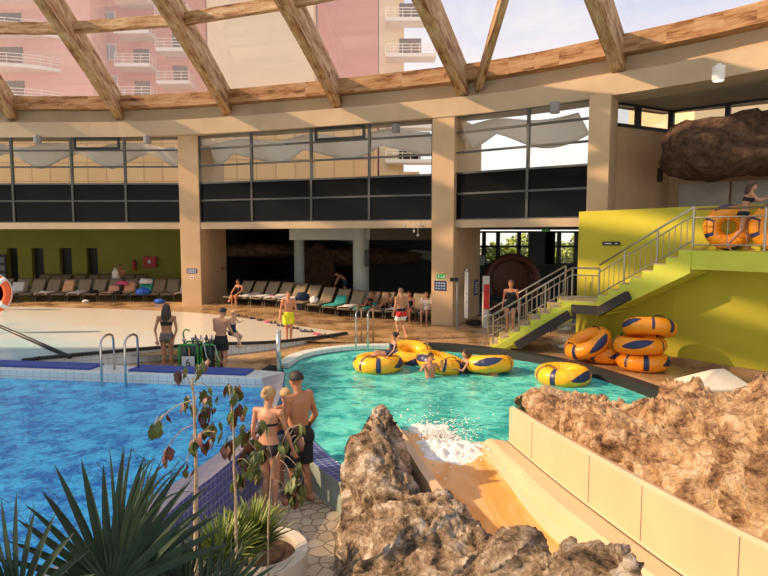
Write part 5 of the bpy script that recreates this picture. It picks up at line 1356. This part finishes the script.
# ================================================================ ROCKS
def loftrock(name,mat_,rows,nu,nv,amp,seed,label,sc=1.0):
    mb=MB(); C=[None]*(nu+1)
    for i in range(nu+1):
        C[i]=[poly_at(r,i/nu) for r in rows]
    ctr=sum((c[len(rows)//2] for c in C),V())/(nu+1)
    grid=[[poly_at(C[i],j/nv) for j in range(nv+1)] for i in range(nu+1)]
    P=[]
    for i in range(nu+1):
        for j in range(nv+1):
            p=grid[i][j]; du=grid[min(i+1,nu)][j]-grid[max(i-1,0)][j]; dv=grid[i][min(j+1,nv)]-grid[i][max(j-1,0)]
            n=du.cross(dv); n=n.normalized() if n.length>1e-9 else V((0,0,1))
            if i<=nu*.3: e0=lerp(.55,1,i/(nu*.3))
            else: e0=1
            q=V((p.x*sc,p.y*sc,p.z*sc*.7))+V((seed*3.7,seed*1.3,0)); q2=q+NV(q*1.3)*.5
            big=noise.ridged_multi_fractal(q2*1.25,1.0,2.1,5,1.0,2.0)-1.0
            vd=noise.voronoi(q2*2.6)[0]; cell=(vd[1]-vd[0])
            fine=noise.fractal(q*9,.9,2.2,5)
            e=min(1,4*min(j/nv,1-j/nv)+.15)
            rf=noise.ridged_multi_fractal(q2*3.6,.9,2.2,5,1.0,2.0)-1.0
            bl=0; fq=1.5; am_=1.0
            for o_ in range(6):
                bl+=am_*abs(noise.noise(q2*fq)); fq*=2.05; am_*=.56
            k=amp*(1.9*bl-.80+.38*big+.55*min(cell,.5)+.08*rf)*e*e0
            P.append(p+n*k)
    F=[(i*(nv+1)+j,(i+1)*(nv+1)+j,(i+1)*(nv+1)+j+1,i*(nv+1)+j+1) for i in range(nu) for j in range(nv)]
    mb.add(P,F); o=mb.build(name,mat_,smooth=True); return tag(o,label,'rock')
rid=[D(343,492,8.0),D(351,446,8.2),D(364,410,8.4),D(384,409,8.15),D(410,460,7.1),D(446,503,6.1),D(490,530,5.3),D(520,540,4.6),D(562,543,4.0),D(612,548,3.6),D(662,584,3.15),V((1.6,2.6,1.25)),V((1.65,1.9,1.2))]
fb=[V((-.50,7.95,-.5)),V((-.60,7.7,-.5)),V((-.62,7.1,-.5)),V((-.60,6.4,-.5)),V((-.55,5.5,-.5)),V((-.48,4.6,-.5)),V((-.25,3.9,-.5)),V((-.05,3.4,-.5)),V((.2,2.9,-.5)),V((.5,2.5,-.5)),V((.8,2.1,-.5)),V((1.1,1.8,-.5)),V((1.3,1.5,-.5))]
bk=[r+V((.12,.34 if i<4 else .22,0)) for i,r in enumerate(rid)]; bk=[V((b.x,b.y,min(b.z-.35,.25))) for b in bk]
bk0=[V((b.x+.05,b.y+.03,-.5)) for b in bk]
m1=[]
for a,b in zip(rid,fb):
    p=a.lerp(b,.33); p.z=lerp(a.z,b.z,.13); m1.append(p)
m2=[]
for a,b in zip(rid,fb):
    p=a.lerp(b,.72); p.z=lerp(a.z,b.z,.58); m2.append(p)
loftrock('rock_outcrop','rock',[fb,m2,m1,rid,bk,bk0][::-1],320,160,.19,2,'big craggy grey brown rock left of the slide in the foreground',1.0)
def wt(u): 
    b=poly_at(Rb,u); return b+V((.30,.02,.60))
fr=[wt(u) for u in(0.0,.08,.17,.26,.35,.44,.53,.62,.75)]
f0=[p+V((.06,0,-.9)) for p in fr]
rg=[D(514,402,9.75),D(548,397,9.7),D(585,400,9.5),D(612,416,8.9),D(648,411,8.5),D(690,401,7.6),D(730,398,6.9),D(775,398,6.2),V((5.0,5.0,1.75))]
md=[a.lerp(b,.5)+V((0,0,.10+.03*i)) for i,(a,b) in enumerate(zip(fr,rg))]
bb=[p+V((.35,.45,-.55)) for p in rg]; bb0=[V((p.x+.2,p.y+.2,-.5)) for p in bb]
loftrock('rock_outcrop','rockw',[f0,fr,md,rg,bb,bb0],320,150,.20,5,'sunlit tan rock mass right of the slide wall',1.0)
# pale wedge block on pool corner
p=G(712,402,0); mb=MB(); a=[(-.55,-.4),(.65,-.4),(.65,.5),(-.55,.5)]
P=[V((p.x+x,p.y+y,0)) for x,y in a]+[V((p.x+x,p.y+y,.36)) for x,y in a]+[V((p.x+.05,p.y+.1,.66)),V((p.x+.3,p.y+.15,.66))]
mb.add(P,[(3,2,1,0),(0,1,5,4),(1,2,6,5),(2,3,7,6),(3,0,4,7),(4,5,9,8),(5,6,9),(6,7,8,9),(7,4,8)])
tag(mb.build('corner_block','plank',bevel=.02),'pale hipped stone block at the right corner of the pool','block')
# ================================================================ PLANTER
pc=G(262,590,FZ+.35); 
t=thing('round_planter','round pale concrete planter rim in the foreground','planter',(-1.34,6.3,FZ))
mb=MB(); mb.lathe([(.48,0),(.51,.40),(.50,.42),(.38,.42),(.37,.38),(.37,.3)],n=48); mb.build('rim','plank',t,smooth=False,bevel=.01)
mb=MB(); mb.lathe([(.375,.0),(.375,.33),(.0,.36)],n=24); mb.build('soil','rockd',t)
# ================================================================ PLANTS
def blade(mb,base,d,L,w,droop,side=None,fold=.25,mi=0,n=7,twist=0,tip=1.0):
    d=V(d).normalized(); up=V((0,0,1)); s=V(side).normalized() if side is not None else d.cross(up).normalized()
    P=[];p=V(base);dd=d.copy()
    for k in range(n+1):
        t=k/n; ww=w*(math.sin(PI*min(1,(t*.92+.08)))**.7)*(1-.15*t) if t<1 else .001
        nn=s.cross(dd).normalized()
        P+= [p-s*ww+nn*ww*fold*2,p,p+s*ww+nn*ww*fold*2]
        dd=(dd+V((0,0,-droop*(t**2)*3/n*tip))).normalized(); p=p+dd*(L/n)
    F=[]
    for k in range(n):
        a=k*3; F+=[(a,a+1,a+4,a+3),(a+1,a+2,a+5,a+4)]
    mb.add(P,F,mi)
def fan(c,right,upv,n,a0,a1,L,w,m,parent,seed,name='frond',droop=.25,mi=0):
    r=random.Random(seed); mb=MB(); right=V(right).normalized(); upv=V(upv).normalized(); nrm_=right.cross(upv)
    for k in range(n):
        a=math.radians(lerp(a0,a1,k/(n-1))); d=upv*math.cos(a)+right*math.sin(a)+nrm_*r.uniform(-.06,.06)
        s=right*math.cos(a)-upv*math.sin(a)+nrm_*.3
        l=L*(1-.22*(abs(a)/1.6)**1.5)*r.uniform(.9,1.05)
        blade(mb,V(c),d,l,w*r.uniform(.85,1.1),droop*r.uniform(.3,1.4),s,fold=.3,mi=mi,n=9)
        if r.random()<.5:   # split thread tips
            e=V(c)+d*l*.85; mb.tube([e,e+d*.05+nrm_*.02,e+V((r.uniform(-.05,.05),0,.03))+d*.08,e+V((r.uniform(-.09,.09),0,-.02))+d*.07],.0013,4)
    o=mb.build(name,m,parent,smooth=True); return o
pb=D(105,640,2.55)
t=thing('fan_palm','dark green fan palm with long pointed fingers in the bottom left corner','palm',(pb.x,pb.y,FZ))
z_=pb.z-FZ
def LP_(px,py,Y): q=D(px,py,Y); return V((q.x-pb.x,q.y-pb.y,q.z-FZ))
for (px,py,Y,rt,up_,n,a0,a1,L,w,m_,sd) in [
  (112,588,2.6,(1,.25,0),(.08,.15,1),20,-82,72,.62,.024,'palm',1),
  (120,600,2.75,(.8,-.7,0),(.25,.2,1),14,-50,40,.70,.021,'palm',4),
  (20,610,2.35,(1,-.2,0),(-.15,.1,1),13,-60,60,.50,.020,'palm',2),
  (205,620,2.7,(1,.3,0),(.25,.2,1),17,-60,75,.42,.014,'palm',6)]:
    c=LP_(px,py,Y); st_=MB(); st_.tube(smoothline([(0,0,.02),(c.x*.4,c.y*.4,c.z*.6),c],8),.012,6); f=fan(c,rt,up_,n,a0,a1,L,w,m_,t,sd); st_.build('stalk','palm',f)
st_=MB(); st_.lathe([(.09,0),(.10,.3),(.06,.6)],n=12); st_.build('trunk','bark',t)
# drooping twisted young frond
mb=MB(); r=random.Random(3)
c=LP_(118,560,2.62)
for k in range(9):
    a=math.radians(-4+k*4.5); blade(mb,c,V((math.sin(a),.1,math.cos(a))),.50+.03*r.random(),.009,.9*r.uniform(.5,1.5),V((math.cos(a),.3,-math.sin(a))),n=12,tip=1.6)
mb.build('young_frond','palm2',t,smooth=True)['label']='paler drooping young frond'
# yucca-like right
def tuft(px,py,Y,n,L,w,m_,name,label,cat,seed,spread=1.0,zb=FZ,droop=.5):
    q=D(px,py,Y); t=thing(name,label,cat,(q.x,q.y,zb)); r=random.Random(seed); h=q.z-zb
    mb=MB(); mb.tube([(0,0,0),(0,0,h)],.02,6); mb.build('stem','bark',t)
    mb=MB()
    for k in range(n):
        a=r.uniform(0,2*PI); e=r.uniform(.15,1.2)*spread; d=V((math.cos(a)*e,math.sin(a)*e,1)); blade(mb,(0,0,h-r.random()*.12),d,L*r.uniform(.6,1.1),w*r.uniform(.7,1.1),droop*r.uniform(.3,1.3),n=6)
    mb.build('leaves',m_,t,smooth=True); return t
tuft(185,600,2.75,110,.36,.0065,'palm','grass_plant','dark narrow-leaved plant right of the fan palm','plant',5)
tuft(228,588,3.1,60,.30,.008,'palm2','grass_plant','green narrow-leaved plant beside the round planter','plant',8)
tuft(160,610,2.9,90,.36,.008,'palm','grass_plant','dark narrow-leaved plant between the palm stalks','plant',18)
tuft(250,548,6.0,320,.56,.022,'shrub','planter_shrub','yellow green leafy shrub growing in the round planter','shrub',9,1.3)
tuft(222,560,5.6,200,.55,.018,'shrub','garden_shrub','yellow green leafy shrub at the foot of the blue tiled wall','shrub',11,1.4)
# saplings with hanging leaves
def hleaf(mb,p,L,R,mi):
    d=V((R.uniform(-.35,.35),R.uniform(-.35,.35),-1)).normalized(); a=R.uniform(0,2*PI); s=V((math.cos(a),math.sin(a),0)); n=d.cross(s).normalized(); w=L*R.uniform(.20,.30)
    P=[];prof=[.05,.55,.9,1,.9,.72,.42,.06]
    for k,q in enumerate(prof):
        t=k/7; c=p+d*L*t+n*L*.12*math.sin(t*3+a)
        lob=1+.18*math.sin(t*17+a)
        P+=[c-s*w*q*lob+n*w*q*.35,c,c+s*w*q*lob+n*w*q*.35]
    F=[]
    for k in range(7): a_=k*3; F+=[(a_,a_+1,a_+4,a_+3),(a_+1,a_+2,a_+5,a_+4)]
    mb.add(P,F,mi)
def sapling(px0,py0,Y,path,leaves,label,seed,r0=.016,zb=FZ,L=.16):
    R=random.Random(seed); q=D(px0,py0,Y); t=thing('sapling',label,'sapling',(q.x,q.y,zb)); off=lambda px,py,y=Y: (D(px,py,y)-V((q.x,q.y,zb)))
    mb=MB()
    pts=[V((0,0,0)),off(px0,py0)]+[off(*c) for c in path]; mb.tube(smoothline(pts,20),[lerp(r0,.006,k/20) for k in range(21)],8); st=mb.build('stem','bark',t,smooth=True)
    lf=MB()
    for (lx,ly,bx,by,n,bn) in leaves:
        a=off(bx,by); b=off(lx,ly,Y+R.uniform(-.12,.12)); br=MB(); br.tube(smoothline([a,a.lerp(b,.5)+V((0,0,.03)),b],6),.0035,5); br.build('twig','bark',st)
        for k in range(n*3+2): hleaf(lf,b+V((R.uniform(-.04,.04),R.uniform(-.04,.04),R.uniform(-.05,.03))),L*.72*R.uniform(.6,1.2),R,bn if R.random()<.75 else 1-bn)
    lf.build('leaves',['leaf','leafbrown'],t,smooth=True); return t
sapling(196,540,3.9,[(196,500),(196,470),(195,430),(194,400),(192,378)],
 [(181,370,193,392,1,0),(205,362,193,380,1,0),(211,390,194,385,1,0),(201,392,194,405,1,0),(189,400,194,415,2,0),(207,410,195,420,3,1),(196,440,195,430,2,0),(213,425,196,445,2,0),(205,435,196,440,1,1),(187,463,195,430,1,1),(155,424,192,400,1,0),(161,418,155,424,1,0),(167,448,192,425,1,1),(215,432,196,440,1,1)],
 'thin pale-stemmed sapling with hanging withered leaves, left one',4,.020,L=.135)
sapling(236,530,4.6,[(236,500),(234,470),(234,440),(232,410),(229,385)],
 [(230,385,230,390,1,0),(237,388,231,395,1,0),(241,405,232,410,1,1),(231,410,232,415,2,0),(244,428,233,430,2,0),(250,440,234,440,2,0),(229,440,234,440,2,1),(243,455,234,450,2,0),(256,450,240,440,2,0),(238,475,235,470,3,0),(250,465,236,460,2,0),(262,425,240,430,1,0)],
 'slim sapling with drooping olive leaves before the blue tiled wall',6,.013,L=.17)
sapling(268,540,5.6,[(270,500),(272,470),(280,450),(288,430),(298,425)],
 [(299,425,290,435,2,0),(299,437,290,440,1,0),(296,465,280,455,2,0),(291,475,280,460,3,0),(300,480,280,470,2,0),(284,440,280,450,1,0),(263,450,272,470,2,0),(258,470,272,475,2,0),(262,420,272,460,1,0),(286,490,275,480,3,1),(294,495,275,480,2,0)],
 'leaning sapling with drooping leaves in front of the couple',8,.010,L=.20)
# ================================================================ LIGHT
w=bpy.data.worlds.new('world'); S.world=w; w.use_nodes=True; nt=w.node_tree; bg=nt.nodes['Background']
tc=node(nt,'ShaderNodeTexCoord'); sp=node(nt,'ShaderNodeSeparateXYZ'); nt.links.new(tc.outputs['Generated'],sp.inputs[0])
base=ramp(nt,sp.outputs[2],[(0,(1,.96,.90)),(.2,(.95,.97,1)),(.36,(.50,.64,.90)),(1,(.42,.52,.72))])
cn=node(nt,'ShaderNodeTexNoise'); cn.inputs['Scale'].default_value=2.2; cn.inputs['Detail'].default_value=8; cn.inputs['Roughness'].default_value=.6
mp=node(nt,'ShaderNodeMapping'); mp.inputs['Scale'].default_value=(1,1,2.2); nt.links.new(tc.outputs['Generated'],mp.inputs[0]); nt.links.new(mp.outputs[0],cn.inputs[0])
cl=ramp(nt,cn.outputs[0],[(.45,(0,0,0)),(.68,(1,1,1))])
mx=node(nt,'ShaderNodeMix',data_type='RGBA'); nt.links.new(cl,mx.inputs[0]); nt.links.new(base,mx.inputs[6]); mx.inputs[7].default_value=(.95,.92,.90,1); nt.links.new(mx.outputs[2],bg.inputs[0])
bg.inputs[1].default_value=1.2
sd=bpy.data.lights.new('sun','SUN'); sd.energy=7.0; sd.color=(1,.70,.44); sd.angle=.025
so=bpy.data.objects.new('sun',sd); COL.objects.link(so); so.rotation_euler=V((.84,.11,-.53)).to_track_quat('-Z','Y').to_euler()
S.view_settings.view_transform='Standard'; S.view_settings.look='None'; S.view_settings.exposure=0.0; S.view_settings.gamma=1.0; S.view_settings.use_curve_mapping=False
